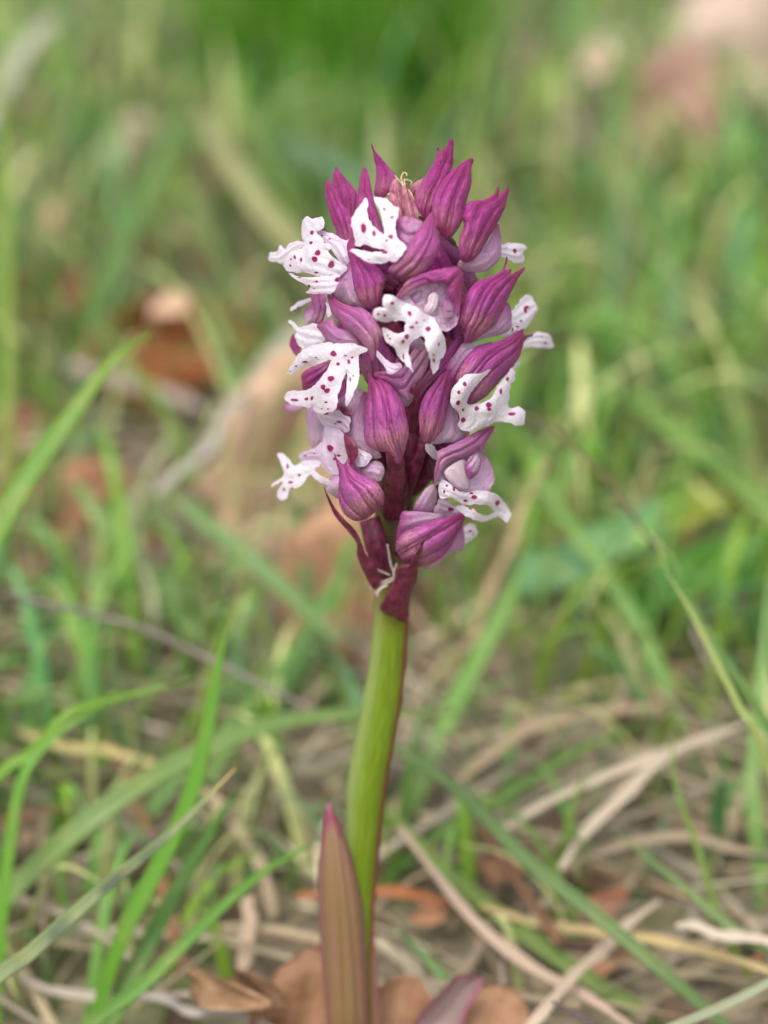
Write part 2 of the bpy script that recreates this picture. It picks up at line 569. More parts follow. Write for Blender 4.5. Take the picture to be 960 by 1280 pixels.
    me = o.data                      # crisp margin: front and back do not share their shading
    bset = np.zeros(len(me.vertices), dtype=bool); bset[:len(pts)] = bv
    ev = np.empty(len(me.edges) * 2, dtype=np.int32); me.edges.foreach_get('vertices', ev); ev = ev.reshape(-1, 2)
    sh = me.attributes.new('sharp_edge', 'BOOLEAN', 'EDGE')
    sh.data.foreach_set('value', bset[ev[:, 0]] & bset[ev[:, 1]])
    return o

def tube(name, path, rad, mat, parent=None, sides=10, flush=None, colour=None, origin=None, sub=6, lump=0.0, seed=0):
    path = [np.array(p, dtype=float) for p in path]
    c = catmull(path, sub)
    rr = np.interp(np.linspace(0, 1, len(c)), np.linspace(0, 1, len(rad)), rad)
    tg = np.gradient(c, axis=0)
    tg /= np.linalg.norm(tg, axis=1)[:, None] + 1e-9
    ref = np.array([0, 1.0, 0]) if abs(tg[len(tg) // 2][1]) < 0.85 else np.array([1.0, 0, 0])
    V, UVs, fl = [], [], []
    rs = np.random.RandomState(seed)
    for i, (p, t, r) in enumerate(zip(c, tg, rr)):
        a = np.cross(t, ref); a /= np.linalg.norm(a)
        b = np.cross(a, t)
        for k in range(sides):
            th = 2 * math.pi * k / sides
            r2 = r * (1 + lump * math.sin(3 * th + i * 0.2) + lump * rs.uniform(-1, 1) * 0.5)
            o = a * math.cos(th) + b * math.sin(th)
            V.append(p + o * r2)
            UVs.append((k / sides, i / len(c) * 6))
            fl.append(o[0])
    F = []
    n = len(c)
    for i in range(n - 1):
        for k in range(sides):
            k2 = (k + 1) % sides
            F.append([i * sides + k, i * sides + k2, (i + 1) * sides + k2, (i + 1) * sides + k])
    F.append([k for k in range(sides)][::-1]); F.append([(n - 1) * sides + k for k in range(sides)])
    at = None
    if flush:
        fl = np.array(fl); v = np.repeat(np.linspace(0, 1, n), sides)
        at = {'flush': flush(fl, v), 'left_sheen': np.clip((-fl - 0.3) * 1.2, 0, 0.6)}
    return mesh_object(name, V, F, mat, parent, attrs=at, uv=UVs, colour=colour, origin=origin)

# ================================================================ THE ORCHID
ground_pt = P(447, 1390, 0)
base_w = Vector((ground_pt.x, ground_pt.y, -0.1))
orchid = put('orchid', None, base_w)
tag(orchid, 'upright orchid with a dense purple flower spike and white spotted lips on a green stem', 'orchid')

stem_path = [np.array(base_w)] + [np.array(P(x, y, 0)) for x, y in
             ((446, 1290), (446, 1200), (449, 1107), (458, 990), (468, 930), (477, 880), (484, 830), (489, 770), (492, 700))]
stem_rad = [x / 160 for x in (25, 23, 21, 22, 26, 26, 25.5, 24, 23, 21)]
tube('stem', stem_path, stem_rad, M['stem'], orchid, 28, sub=8, lump=0.012,
     flush=lambda f, v: np.clip((f - 0.6) * 3.0, 0, 0.9) + np.clip((v - 0.84) * 4, 0, 0.6) * (1 - np.clip((f - 0.6) * 3.0, 0, 0.9)) + 0 * f)
rach = [P(axis_x(y), y, -0.02) for y in (725, 660, 600, 520, 440, 360, 290, 250)]
tube('upper_stem', rach, [x / 160 for x in (21, 24, 26, 26, 24, 22, 17, 8)], M['rachis'], orchid, 18, lump=0.05, seed=3)

petal('leaf', 'F 210,176 226,212 252,262 282,342 302,402 322,482 341,580 350,700 356,850 356,1060 300,1100 240,1100 206,1050 200,940 190,850 181,720 175,600 171,480 180,360 194,262',
      'sheath', z=0.16, bulge=1.3, thick=0.05, flat=0.0, parent=orchid, step=3.0, rimw=5.0, veins=3, groove=0.008)['label'] = 'mauve and olive sheathing leaf with magenta tip'
petal('leaf', 'F 372,600 386,700 394,820 403,940 408,1080 330,1090 330,900 345,700 360,640', 'sheath', z=0.02, bulge=0.6, thick=0.05,
      flat=0.0, parent=orchid, step=3.0, rimw=4)['label'] = 'thin pinkish sheath edge behind the stem'
lf = petal('leaf', 'F 792,846 786,872 768,912 735,968 700,1050 640,1090 560,1090 520,1060 545,1000 590,945 640,890 685,845 715,832 750,842',
      'basal', z=-0.15, bulge=-0.9, thick=0.06, flat=0.1, parent=orchid, step=2.0, rimw=3.2, veins=1)
lf['label'] = 'small folded basal leaf with purple rim'

# ---- flowers: each a part, its pieces sub-parts
def flower(origin_px, pieces, label=None):
    x, y = origin_px
    e = put('flower', orchid, P(x, y, 0.3))
    if label: e['label'] = label
    for i, p in enumerate(pieces):
        p = dict(p)
        nm, ol = p.pop('n'), p.pop('o')
        petal(nm, ol, parent=e, sd_=int(x * 3 + y * 7 + i * 13) % 97, **p)
    return e

def stalk(e, x0, y0, z0, x1, y1, z1, r0=9, r1=12, col='ovary'):
    """twisted ovary carrying a flower: from the upper stem out to the base of the hood"""
    a, b = P(x0, y0, z0), P(x1, y1, z1)
    m = (a + b) / 2 + FW * -0.08
    tube('ovary', [a, m, b], [r0 / 160, (r0 + r1) / 2 / 160 * 1.08, r1 / 160 * 0.85], M[col], e, 12, lump=0.07, seed=int(x0 + y1))

S = dict(mat='lip', thick=0.014, bulge=0.22, step=1.25, groove=0.0, rimw=3.0)      # lip defaults
def lip(o, spots='', z=0.25, **k):
    d = dict(n='lip', o=o, spots=spots, z=z, **S); d['curl'] = 0.03; d.update(k); return d
def hood(o, z=0.0, veins=3, **k):
    d = dict(n='hood', o=o, z=z, veins=veins); d.update(k); return d
def wing(o, z=-0.08, pale=0.9, **k):
    d = dict(n='sepal', o=o, z=z, pale=pale, thick=0.02, bulge=0.6, veins=0, rimw=2.0, curl=0.03); d.update(k); return d

# -- top of the spike
f = flower((425, 260), [
    hood('A 480,230 520,280 570,340 605,390 600,480 570,600 520,600 480,500 465,400 460,310 460,262 472,262', z=-0.25, veins=2),
    hood('A 430,303 465,350 520,450 575,530 590,650 575,760 530,720 495,650 450,540 418,420 418,340', z=0.0, veins=2)],
    'unopened bud, leftmost at the top of the spike')
stalk(f, 498, 330, 0.2, 436, 300, 0.15)
f = flower((470, 260), [
    hood('A 648,232 668,258 690,340 706,430 738,520 768,610 800,680 760,720 690,690 640,640 610,560 600,480 608,380 628,280', z=0.02, veins=1),
    lip('A 660,418 673,455 668,500 685,560 722,603 768,640 765,600 752,530 735,480 712,440 714,414 760,418 800,440 832,476 858,480 850,520 838,560 835,610 852,662 885,692 900,725 868,770 840,803 800,800 745,815 690,812 640,790 595,760 558,730 605,728 665,742 735,740 775,730 720,720 675,708 640,702 622,714 598,704 590,650 578,608 572,545 600,500 632,450',
        'A 646,600,17,26 708,632,12,16 769,487,8,10 816,535,11,10 808,652,15,15 784,675,8,9 770,745,20,10 848,708,6,6 866,710,4,4 830,760,4,4 605,640,3,5 632,745,5,2 676,790,6,3', z=0.3)],
    'open flower with white lip at the top left, a dark pointed sepal between its arms')
stalk(f, 503, 330, 0.2, 492, 300, 0.25)
flower((484, 215), [hood('A 692,90 718,140 770,200 812,250 838,284 830,340 790,400 745,430 708,400 716,330 722,260 708,180 692,110', z=-0.15, veins=1)],
       'narrow pointed bud at the very top of the spike')
e = put('bud_tuft', orchid, P(503, 245, 0.3))
e['label'] = 'tuft of tiny young buds with dry curled wisps at the crown'
for i, (o, z) in enumerate((('A 835,300 862,340 880,420 885,500 870,560 830,500 805,430 800,360', -0.05), ('A 880,310 905,380 925,450 940,540 915,575 885,520 872,420', 0.02),
                            ('A 800,390 840,410 870,470 880,540 860,590 820,560 800,500', 0.08), ('A 900,350 935,400 965,470 975,545 945,560 925,480', -0.08),
                            ('B 60,370 85,330 120,310 150,300 130,360 110,430 100,520 70,540 55,460', -0.2),
                            ('A 910,520 960,540 1000,560 1010,620 960,640 900,620 870,580', 0.05))):
    petal('young_bud', o, 'bud', z=z, bulge=0.8, step=1.6, parent=e, sd_=i, veins=1, groove=0.03)
for i, (ln, r) in enumerate((('A 880,340,0 872,300,0 885,268,0 905,276,0 902,288,0', 3.2), ('A 895,345,0 890,310,0 915,312,0 935,325,0 925,345,0', 3),
                            ('A 790,400,0 815,385,0 845,392,0 858,420,0 850,440,0', 4), ('A 900,400,0 885,360,0 870,330,0 845,300,0 835,285,0', 3.5),
                            ('B 10,350,0 30,320,0 45,312,0 68,325,0 70,345,0', 3), ('B 50,370,0 75,410,0 95,470,0 110,530,0', 4),
                            ('A 870,300,0 880,340,0 900,400,0 925,470,0 930,540,0', 5), ('A 840,420,0 855,480,0 870,540,0', 5))):
    q = trace(ln)
    pp = [P(a[0], a[1], 0.42 + 0.03 * math.sin(k * 2 + i)) for k, a in enumerate(q)]
    tube('wisp', pp, [r / 4.8 / 160 * 1.3, r / 4.8 / 160], M['wisp'], e, 6, seed=i)
f = flower((552, 240), [
    hood('B 305,60 322,85 320,150 318,220 290,300 240,400 200,500 150,540 112,500 92,440 90,390 120,340 160,275 200,205 222,160 225,112 240,140 262,128 285,95', z=-0.05, veins=2)],
    'tallest pointed bud right of the crown')
stalk(f, 515, 320, 0.2, 528, 275, 0.2)
f = flower((570, 260), [
    hood('B 438,181 440,205 430,240 430,310 420,370 400,430 388,480 378,540 352,600 300,660 250,650 215,590 195,520 190,450 210,390 250,320 300,265 350,225 400,190', z=0.08, veins=3)],
    'broad dark bud second right of the crown')
stalk(f, 520, 350, 0.3, 560, 300, 0.2, 12, 14)
f = flower((605, 300), [
    wing('B 590,570 602,640 608,700 600,780 560,830 500,862 430,866 380,852 345,820 370,780 430,760 520,690 560,620', z=-0.02, pale=0.75),
    hood('B 588,352 596,375 592,415 605,400 628,370 648,350 654,375 642,420 630,480 602,540 585,575 545,640 510,700 480,750 430,800 385,806 362,780 352,700 358,640 385,580 372,530 400,455 450,435 520,425 560,400 575,372', z=0.08, veins=3),
    lip('B 570,590 596,562 590,620 575,640', z=-0.2),
    lip('B 470,745 480,715 600,700 650,690 720,692 758,705 756,725 738,745 748,780 730,808 700,815 660,795 610,772 540,765', 'B 688,738,11,13 640,720,5,3 620,742,8,2', z=-0.25)],
    'purple hood with twin tips high on the right, small white lip poking out beside it')
stalk(f, 520, 380, 0.3, 578, 330, 0.2, 12, 14)
# -- folded hood right of the top lip
f = flower((520, 310), [
    hood('X 495,279 507,270 524,276 534,286 524,300 514,312 503,314 497,300', z=0.12, veins=1, pale=0.55, thick=0.04, bulge=0.4),
    hood('X 540,264 545,276 546,288 550,305 546,320 536,334 522,346 508,350 493,345 485,336 496,325 506,310 516,296 528,280', z=0.22, veins=2, pale=0.15)],
    'folded purple hood right of the topmost white lip')
stalk(f, 512, 400, 0.3, 508, 345, 0.45, 14, 15)
# -- top left cluster
f = flower((400, 330), [
    lip('A 75,780 85,745 125,742 148,703 175,725 205,688 280,680 290,705 240,735 205,760 175,815 130,805 85,798', z=-0.15),
    lip('A 355,618 420,620 480,640 505,660 540,640 570,660 572,720 578,780 545,830 500,800 450,720 420,690', 'A 395,645,9,4 440,665,8,4 330,650,3', z=0.02, pale=0.35),
    lip('A 275,560 310,528 335,545 375,535 405,540 408,600 362,622 395,660 430,740 480,790 545,835 520,875 490,892 400,892 300,870 240,862 190,862 166,830 175,790 200,750 250,730 288,700 275,640',
        'A 335,628,11,13 330,689,10,10 370,750,18,15 352,787,16,17 452,820,17,22 487,910,14,14 232,775,7,13 210,787,5,7 206,825,6,9 270,790,6,16 275,872,9,6 322,884,5,5 362,868,12,6', z=0.12),
    lip('A 398,700 425,690 450,705 445,730 415,738 400,722', z=0.3, bulge=0.6),
    lip('A 192,868 215,872 260,895 350,892 440,888 490,880 498,915 465,985 400,992 330,998 300,990 322,960 280,930 230,905',
        'A 487,910,14,14 363,922,9,6 318,950,8,10 262,897,14,3 348,965,6,4', z=0.28),
    hood('A 410,600 440,640 500,640 480,700 430,680 408,640', z=-0.05, veins=0)],
    'open flower with ragged white lips sticking out furthest left near the top')
stalk(f, 496, 400, 0.2, 430, 360, 0.0, 10, 12)
f = flower((455, 350), [
    wing('A 580,795 520,850 490,900 468,985 520,1045 620,1075 650,1085 640,1000 600,900', z=0.06, pale=0.7),
    hood('A 545,700 575,655 600,735 660,780 725,830 780,900 765,960 745,1040 705,1090 645,1070 600,1000 580,920 570,820 552,760', z=0.12, veins=2)],
    'closed purple hood between the two upper left lips')
stalk(f, 503, 400, 0.3, 470, 375, 0.45, 13, 15)
# -- centre open flower
f = flower((535, 385), [
    dict(n='hood', o='B 345,832 378,870 372,940 366,1000 356,1080 352,1140 330,1190 280,1222 240,1215 170,1190 90,1150 20,1080 -20,1020 10,960 70,900 150,868 230,848 300,836', z=0.24, bulge=-0.35, thick=0.03, pale=1.0, rimw=3.0, curl=0.02),
    hood('B 348,832 380,872 374,945 368,1010 360,1085 345,1140 335,1090 320,1040 290,1000 280,950 260,930 200,935 130,950 70,975 20,1015 -15,1035 -5,985 40,920 100,885 170,862 240,846 300,836', z=0.26, veins=1, pale=0.12, thick=0.05, bulge=0.6),
    dict(n='column', o='B 150,1110 148,1075 165,1050 170,1010 200,985 228,1000 232,1040 222,1080 205,1105 180,1120', mat='inner', z=0.2, bulge=0.6, vlines=('B 190,1000 195,1050',)),
    dict(n='column', o='B 60,1010 90,985 130,975 125,1010 100,1050 80,1060', mat='hood', pale=0.9, z=0.2, bulge=0.4),
    dict(n='column', o='B 262,1040 300,1030 322,1070 318,1130 285,1160 262,1110', mat='hood', pale=0.8, z=0.24, bulge=0.6, spots='B 295,1100,16,5 300,1140,18,4'),
    lip('A 765,1008 760,1055 768,1078 720,1080 700,1108 712,1145 750,1162 800,1163 850,1155 893,1155 C 893,140 885,172 850,178 815,166 785,148 757,140 762,180 778,222 800,243 835,265 843,295 880,345 925,390 943,410 D 62,335 50,290 57,248 85,215 120,195 145,200 150,240 175,320 187,385 193,418 206,420 228,385 240,345 270,300 277,270 272,225 258,180 235,140 215,110 B 190,1130 150,1112 110,1085 60,1060 10,1038 A 840,1015 800,1000',
        'A 818,1052,13,10 733,1118,8,8 772,1124,8,8 922,1113,14,16 D 100,112,9,8 70,140,14,8 170,150,19,14 40,195,13,16 18,226,12,10 200,305,6,6 203,338,7,11 20,310,4,16 145,98,7,4 232,240,5,10 C 790,190,4,9 803,208,8,5 885,320,4,14', z=0.42, curl=0.06)],
    'open flower in the middle of the spike with large white spotted lip')
stalk(f, 508, 460, 0.3, 520, 420, 0.35, 16, 18)
# -- right side
f = flower((600, 400), [
    wing('B 640,1045 668,1090 670,1150 D 668,130 640,172 560,195 480,215 400,243 440,190 540,130 600,60', z=0.0, pale=0.8),
    lip('B 560,1130 600,1100 668,1095 700,1060 740,1010 780,1003 802,1030 828,1085 800,1130 772,1180 750,1202 700,1198 668,1172 600,1170', 'B 752,1090,9,22 725,1158,8,8 760,1075,14,8', z=-0.2),
    hood('B 640,770 647,800 632,852 668,846 668,880 747,834 738,862 700,920 668,985 640,1045 610,1110 570,1180 D 520,165 450,215 400,234 385,225 378,150 B 350,1180 365,1100 385,1030 420,965 470,918 540,890 595,865 622,830', z=0.1, veins=3),
    lip('D 600,270 660,235 745,222 790,185 830,170 880,172 905,190 912,225 925,258 900,268 860,265 820,262 760,262 660,290', 'D 850,195,7,4 873,235,7,8 900,190,4,4', z=-0.2),
    lip('D 690,108 742,150 705,200 640,198 612,186 660,160', 'D 675,155,5,14 705,135,12,4', z=-0.02)],
    'three-tipped purple hood on the right edge with two white lobes showing behind it')
stalk(f, 512, 500, 0.3, 570, 430, 0.3, 12, 14)
f = flower((605, 460), [
    wing('D 275,378 330,300 380,232 480,240 560,225 470,290 400,350 350,430 325,480 305,470', z=0.02, pale=0.85),
    hood('D 744,146 738,165 748,186 799,180 790,196 757,210 735,260 720,310 690,360 650,410 600,460 560,510 510,560 440,600 390,600 350,560 330,480 338,430 370,360 420,290 480,245 560,230 640,200 700,165', z=0.06, veins=3),
    lip('D 548,388 530,415 490,455 450,500 420,545 398,600 450,600 500,592 540,568 562,540 592,490 622,450 655,400 668,382 692,410 690,450 666,480 657,520 652,570 646,600 652,625 680,622 710,615 735,630 753,650 751,690 738,726 700,727 650,714 605,706 560,716 520,732 470,752 420,762 370,757 348,722 360,690 345,650 320,620 300,590 305,540 320,500 350,460 385,430 430,420 480,415 520,400',
        'D 388,480,13,13 352,530,10,10 348,593,13,13 378,635,8,8 460,627,12,15 533,605,19,14 535,632,14,9 380,697,15,14 605,525,8,20 645,450,9,14 672,660,21,10', z=0.2, curl=0.05),
    lip('D 600,440 640,400 678,378 698,350 722,349 722,364 692,392 650,430', z=-0.1)],
    'purple hood on the right with forked white lip wrapped under it')
stalk(f, 508, 560, 0.3, 568, 495, 0.3, 11, 13)
f = flower((545, 510), [
    wing('D 300,560 330,620 347,660 362,720 382,790 370,822 330,836 280,830 210,842 200,820 250,760 270,680', z=0.0, pale=0.85),
    hood('D 290,393 307,430 310,480 302,540 287,620 268,700 242,770 200,822 150,836 125,800 118,740 113,680 125,600 150,540 200,480 240,430 272,402', z=0.1, veins=2),
    lip('D 148,838 200,850 232,900 226,934 190,922 160,882', z=-0.02, pale=0.3)],
    'narrow upright purple hood low in the middle')
stalk(f, 504, 630, 0.15, 528, 552, 0.45, 7, 10)
# -- lower right open flower
f = flower((580, 590), [
    wing('E 470,215 475,188 510,130 560,92 578,140 556,218 520,232', z=-0.02, pale=0.9),
    lip('E 560,228 590,160 650,188 680,225 640,245 600,240', 'E 640,210,13,10', z=0.0, pale=0.5),
    dict(n='hood', o='D 562,731 552,775 515,830 492,885 520,915 550,970 564,1040 557,1085 530,1120 470,1124 400,1128 340,1112 250,1078 210,1086 206,1010 228,930 225,890 300,850 380,810 450,770', z=0.08, bulge=-0.4, thick=0.03, pale=1.0, rimw=2.5),
    hood('D 564,731 552,775 515,830 490,888 470,862 440,902 400,918 330,932 270,968 238,1020 216,1082 204,1010 224,925 220,888 300,848 380,808 450,768', z=0.12, veins=1, pale=0.3, thick=0.05, bulge=0.7),
    dict(n='column', o='D 390,970 420,920 465,898 488,945 470,1012 418,1056 402,1015', mat='hood', pale=0.95, z=0.16, bulge=0.6, vlines=('D 480,915 487,950 470,1010 418,1054', 'D 445,905 425,940 392,972')),
    dict(n='column', o='D 268,1005 330,952 390,935 402,1000 412,1060 400,1115 340,1105 290,1060', mat='inner', z=0.1, bulge=0.4),
    lip('E 598,74 630,85 655,105 680,125 720,130 760,121 805,125 855,142 888,175 907,208 918,230 905,270 890,262 870,248 840,248 800,266 760,262 720,246 690,226 664,205 682,190 740,205 770,228 800,240 838,228 838,212 800,190 745,186 700,190 660,166 640,155 600,160 584,140 582,108',
        'E 735,135,8,5 748,153,15,9 708,170,10,6 610,128,5,8 655,115,6,10 855,180,10,13 730,205,8,5 622,100,5,6 640,90,3,3', z=0.3, curl=0.05),
    lip('E 695,292 745,274 766,320 742,346 705,368 690,335', 'E 730,310,8,5 745,325,5,4', z=-0.05)],
    'lowest open flower on the right, its lip raised like a white bracket')
stalk(f, 500, 690, 0.1, 555, 610, 0.15, 10, 12)
f = flower((540, 675), [
    wing('E 415,223 470,219 560,224 625,236 600,262 500,300 430,350 395,380 388,340 400,280', z=0.0, pale=0.75),
    wing('E 690,285 703,340 697,402 660,396 612,432 560,478 510,482 560,440 640,380', z=-0.05, pale=0.75),
    hood('E 707,232 692,290 660,350 620,410 572,450 510,472 460,472 420,452 390,405 388,362 420,322 480,290 560,262 640,237 685,224', z=0.1, veins=3, vlines=('E 480,400 540,330 600,300',)),
    dict(n='bract', o='E 517,348 508,400 492,450 490,500 465,500 455,450 480,410 500,380', mat='ovary', z=0.26, bulge=0.6, tilt=(0, -0.6)),
    dict(n='ovary', o='E 475,460 488,500 484,540 456,600 448,660 448,710 420,733 385,712 335,692 312,660 345,600 375,540 400,480', mat='ovary', z=0.0, bulge=0.8, tilt=(0, -0.9))],
    'lowest flower on the right, a closed hood on a red ovary')
# -- lower left
f = flower((450, 610), [
    wing('C 510,1010 450,1038 407,1092 440,1132 500,1170 540,1120', z=0.02, pale=0.8),
    wing('C 620,985 680,950 740,943 770,990 762,1042 730,1065 660,1040', z=0.02, pale=0.8),
    hood('C 466,893 490,930 525,962 558,922 566,970 620,1020 700,1050 748,1100 772,1170 752,1245 E 320,188 282,232 240,257 195,262 150,232 125,182 119,120 125,50', z=0.22, veins=3)],
    'lowest closed hood on the left, round with dark ribs')
stalk(f, 482, 715, 0.15, 462, 648, 0.2, 13, 15)
e2 = f
petal('bract', 'E 52,103 72,138 104,198 152,256 202,308 228,358 252,420 300,480 318,540 285,578 242,505 208,422 204,362 150,292 98,228', 'ovary', z=0.1, bulge=0.8, parent=e2, step=1.6, tilt=(0, -0.3))
f = flower((482, 520), [
    wing('C 668,530 600,588 560,658 538,740 548,820 590,870 680,922 755,918 700,840 670,760', z=0.02, pale=0.7),
    wing('C 750,448 850,488 922,530 948,560 905,618 870,590 830,540', z=0.0, pale=0.6),
    hood('C 668,398 695,440 722,456 745,452 800,482 850,540 885,600 902,680 917,760 902,850 880,920 850,962 820,925 780,892 720,880 670,852 648,800 648,700 658,600 670,540 672,470', z=0.16, veins=3),
    dict(n='ovary', o='C 780,870 835,890 885,915 890,1000 886,1100 872,1185 820,1204 780,1190 768,1100 788,1000', mat='ovary', z=-0.06, bulge=0.8, tilt=(0, -1.2))],
    'large ribbed purple hood in the lower middle of the spike')
stalk(f, 494, 640, 0.2, 500, 570, 0.35, 14, 14)
f = flower((430, 440), [
    lip('A 205,1090 230,1055 290,1030 332,1018 337,1036 280,1062 222,1094', z=-0.2, pale=0.3),
    hood('A 330,995 400,990 425,1050 405,1150 372,1185 340,1165 305,1175 345,1100', z=-0.02, veins=1, pale=0.35),
    wing('C 300,40 340,0 360,60 340,110 310,120 290,80', z=-0.15, pale=0.85),
    hood('C 200,235 228,178 272,240 258,305 240,312 218,282', z=-0.25, veins=0),
    lip('C 193,103 222,103 260,140 350,118 402,150 415,212 380,232 300,262 262,256 232,190 245,165', z=0.05, spots=''),
    wing('C 362,130 400,108 455,85 490,140 555,160 605,210 625,245 560,240 500,245 430,228 398,180', z=0.14, pale=0.45),
    hood('A 426,1010 452,1003 500,1040 570,1068 640,1080 705,1130 745,1200 C 760,180 742,250 702,335 690,342 676,300 640,240 590,190 540,150 500,100 460,60', z=0.22, veins=1, pale=0.25),
    lip('A 420,1040 440,1070 450,1120 430,1130', z=0.15),
    lip('C 190,412 212,370 245,312 290,272 360,240 430,230 500,238 560,232 620,250 668,262 655,287 622,300 616,350 623,425 605,490 575,570 548,614 534,590 541,520 546,440 540,408 515,480 491,555 489,600 465,641 410,656 365,652 341,632 352,606 320,624 270,613 205,601 172,572 184,532 225,519 285,521 330,500 375,465 415,410 440,360 449,336 400,350 350,362 290,378 240,402 205,427',
        'C 465,298,19,16 536,310,9,5 578,320,9,6 492,360,12,9 557,347,9,13 450,448,18,17 403,498,15,14 426,520,18,14 335,566,9,13 303,570,12,9 232,576,22,8 295,347,16,6 240,372,10,4 360,322,7,5 420,590,9,5 395,628,10,3 432,630,7,4 565,452,5,16 583,432,4,6 203,405,8,4', z=0.36, curl=0.05)],
    'open flower with the biggest white lip, hanging on the left')
stalk(f, 500, 500, 0.25, 455, 430, 0.25, 11, 13)
f = flower((430, 560), [
    hood('C 275,420 330,380 440,345 425,430 360,500 290,530 275,470', z=0.02, veins=2),
    wing('C 160,625 200,598 292,606 255,638 200,646', z=-0.15, pale=0.7),
    wing('C 305,540 360,520 400,600 412,740 400,820 330,862 308,780 300,640', z=-0.02, pale=0.9),
    lip('C 360,650 420,650 500,636 562,680 552,772 490,752 410,738', 'C 420,658,14,7 500,708,16,7 475,718,7,5', z=0.08, pale=0.5),
    wing('C 480,590 560,520 610,490 645,550 600,640 565,690 500,640', z=0.04, pale=0.92),
    dict(n='bract', o='C 500,612 550,630 575,668 540,672 505,640', mat='ovary', z=0.12, bulge=0.5),
    lip('C 415,738 500,758 532,800 545,900 525,1005 470,1024 410,992 368,900 348,862 400,822', 'C 445,865,17,22 495,910,16,7 470,930,7,10', z=0.1, pale=0.55),
    lip('C 258,912 290,884 350,868 410,890 410,945 330,937 280,942', 'C 295,912,9,5 350,898,8,4', z=0.02, pale=0.6),
    lip('C 132,903 158,893 200,930 228,968 290,940 370,938 390,960 350,998 445,1060 425,1084 360,1052 322,1020 282,1080 240,1107 206,1100 192,1160 155,1180 128,1160 134,1110 160,1065 95,1096 98,1076 150,1045 168,1020 150,960',
        'C 190,975,8,14 260,1027,9,7 208,1070,14,7 168,1112,6,12', z=0.1, curl=0.05),
    dict(n='bract', o='C 528,785 600,840 612,900 575,965 548,910', mat='ovary', z=0.16, bulge=0.5),
    lip('C 608,868 682,900 692,930 645,978 600,962', z=0.06, pale=0.4)],
    'drooping pale lilac flower low on the left, its star-shaped lip stretching outward')
stalk(f, 494, 590, 0.2, 440, 540, -0.1, 10, 12)
f = flower((510, 470), [
    lip('C 715,248 745,290 800,350 872,360 862,392 800,422 770,372 730,322', 'C 833,340,16,12', z=0.22, pale=0.45),
    wing('C 700,420 790,400 870,390 D 60,300 130,228 165,270 172,350 130,440 60,510 C 900,560 830,500', z=0.12, pale=0.35, veins=2),
    wing('D 60,240 110,200 150,240 140,270 100,272', z=0.25, pale=0.9),
    hood('D 372,180 385,235 350,310 300,360 262,410 215,460 170,500 120,560 90,500 150,420 230,340 300,250', z=0.0, veins=2, pale=0.0)],
    'purple flower half hidden behind the central lip')
stalk(f, 503, 560, 0.3, 510, 480, 0.4, 15, 17)
# flowers of the far side of the spike, their hoods seen between the near ones
for k, (ol, lab) in enumerate((
    ('X 520,296 560,296 590,335 604,372 592,404 550,402 524,372', None), ('X 455,296 500,286 524,316 518,360 470,368 448,335', None), ('X 425,330 450,325 462,350 450,385 425,385 412,360', None), ('X 470,300 478,320 476,350 462,375 440,385 425,365 428,340 448,318', None), ('X 545,300 560,320 575,345 580,375 560,390 535,380 528,350 535,320', None),
    ('X 440,385 455,400 465,430 455,465 430,470 412,450 414,420 425,400', None), ('X 560,385 580,400 590,430 585,460 560,475 535,460 535,425 545,400', None),
    ('X 425,470 445,490 455,520 445,560 420,570 402,545 405,510 412,490', None), ('X 560,470 580,490 592,520 580,552 555,560 538,540 540,505 548,485', None),
    ('X 470,380 495,400 505,440 500,480 470,490 450,460 452,420', None), ('X 500,470 522,490 532,530 520,565 495,570 482,540 486,500', None),
    ('X 455,530 470,555 476,590 465,615 445,610 436,580 442,550', None), ('X 560,545 575,565 580,590 568,612 548,612 538,590 545,562', None))):
    f = put('flower', orchid, P(*trace(ol)[0], -0.3))
    f['label'] = 'purple hood on the far side of the spike, seen between nearer flowers'
    petal('hood', ol, z=-0.75 if k not in (0, 1, 2, 9, 10) else -0.4, bulge=0.9, veins=3, parent=f, sd_=k * 5 + 2, step=2.4)
# dark stalks filling the heart of the spike
e = put('ovaries', orchid, P(505, 400, 0.2))
for k, (x0, y0, x1, y1, zz) in enumerate(((500, 450, 488, 395, 0.5), (505, 430, 520, 360, 0.5), (515, 430, 560, 350, 0.4), (500, 380, 500, 320, 0.4),
                                          (505, 560, 525, 480, 0.5), (505, 585, 512, 530, 0.45), (500, 600, 530, 545, 0.4), (500, 520, 470, 470, 0.4),
                                          (516, 610, 552, 560, 0.2), (490, 600, 455, 520, 0.2), (510, 330, 540, 290, 0.3), (488, 640, 492, 590, 0.3))):
    tube('ovary', [P(x0, y0, zz * 0.5), P((x0 + x1) / 2, (y0 + y1) / 2, zz * 0.95), P(x1, y1, zz)], [13 / 160, 15 / 160, 11 / 160], M['ovary'], e, 12, lump=0.08, seed=k)
e = put('silk_threads', orchid, P(470, 715, 0.2))
for k, ln in enumerate(('E 228,463 300,488 362,514', 'E 268,575 320,548 385,520', 'E 290,600 330,560 390,528', 'E 348,370 358,430 366,470 385,520', 'E 300,612 312,580 350,560', 'E 392,460 378,500 384,560')):
    tube('thread', [P(a[0], a[1], 0.34 + 0.02 * k) for a in trace(ln)], [1.3 / 160, 1.7 / 160, 1.1 / 160], M['silk'], e, 6, seed=k)

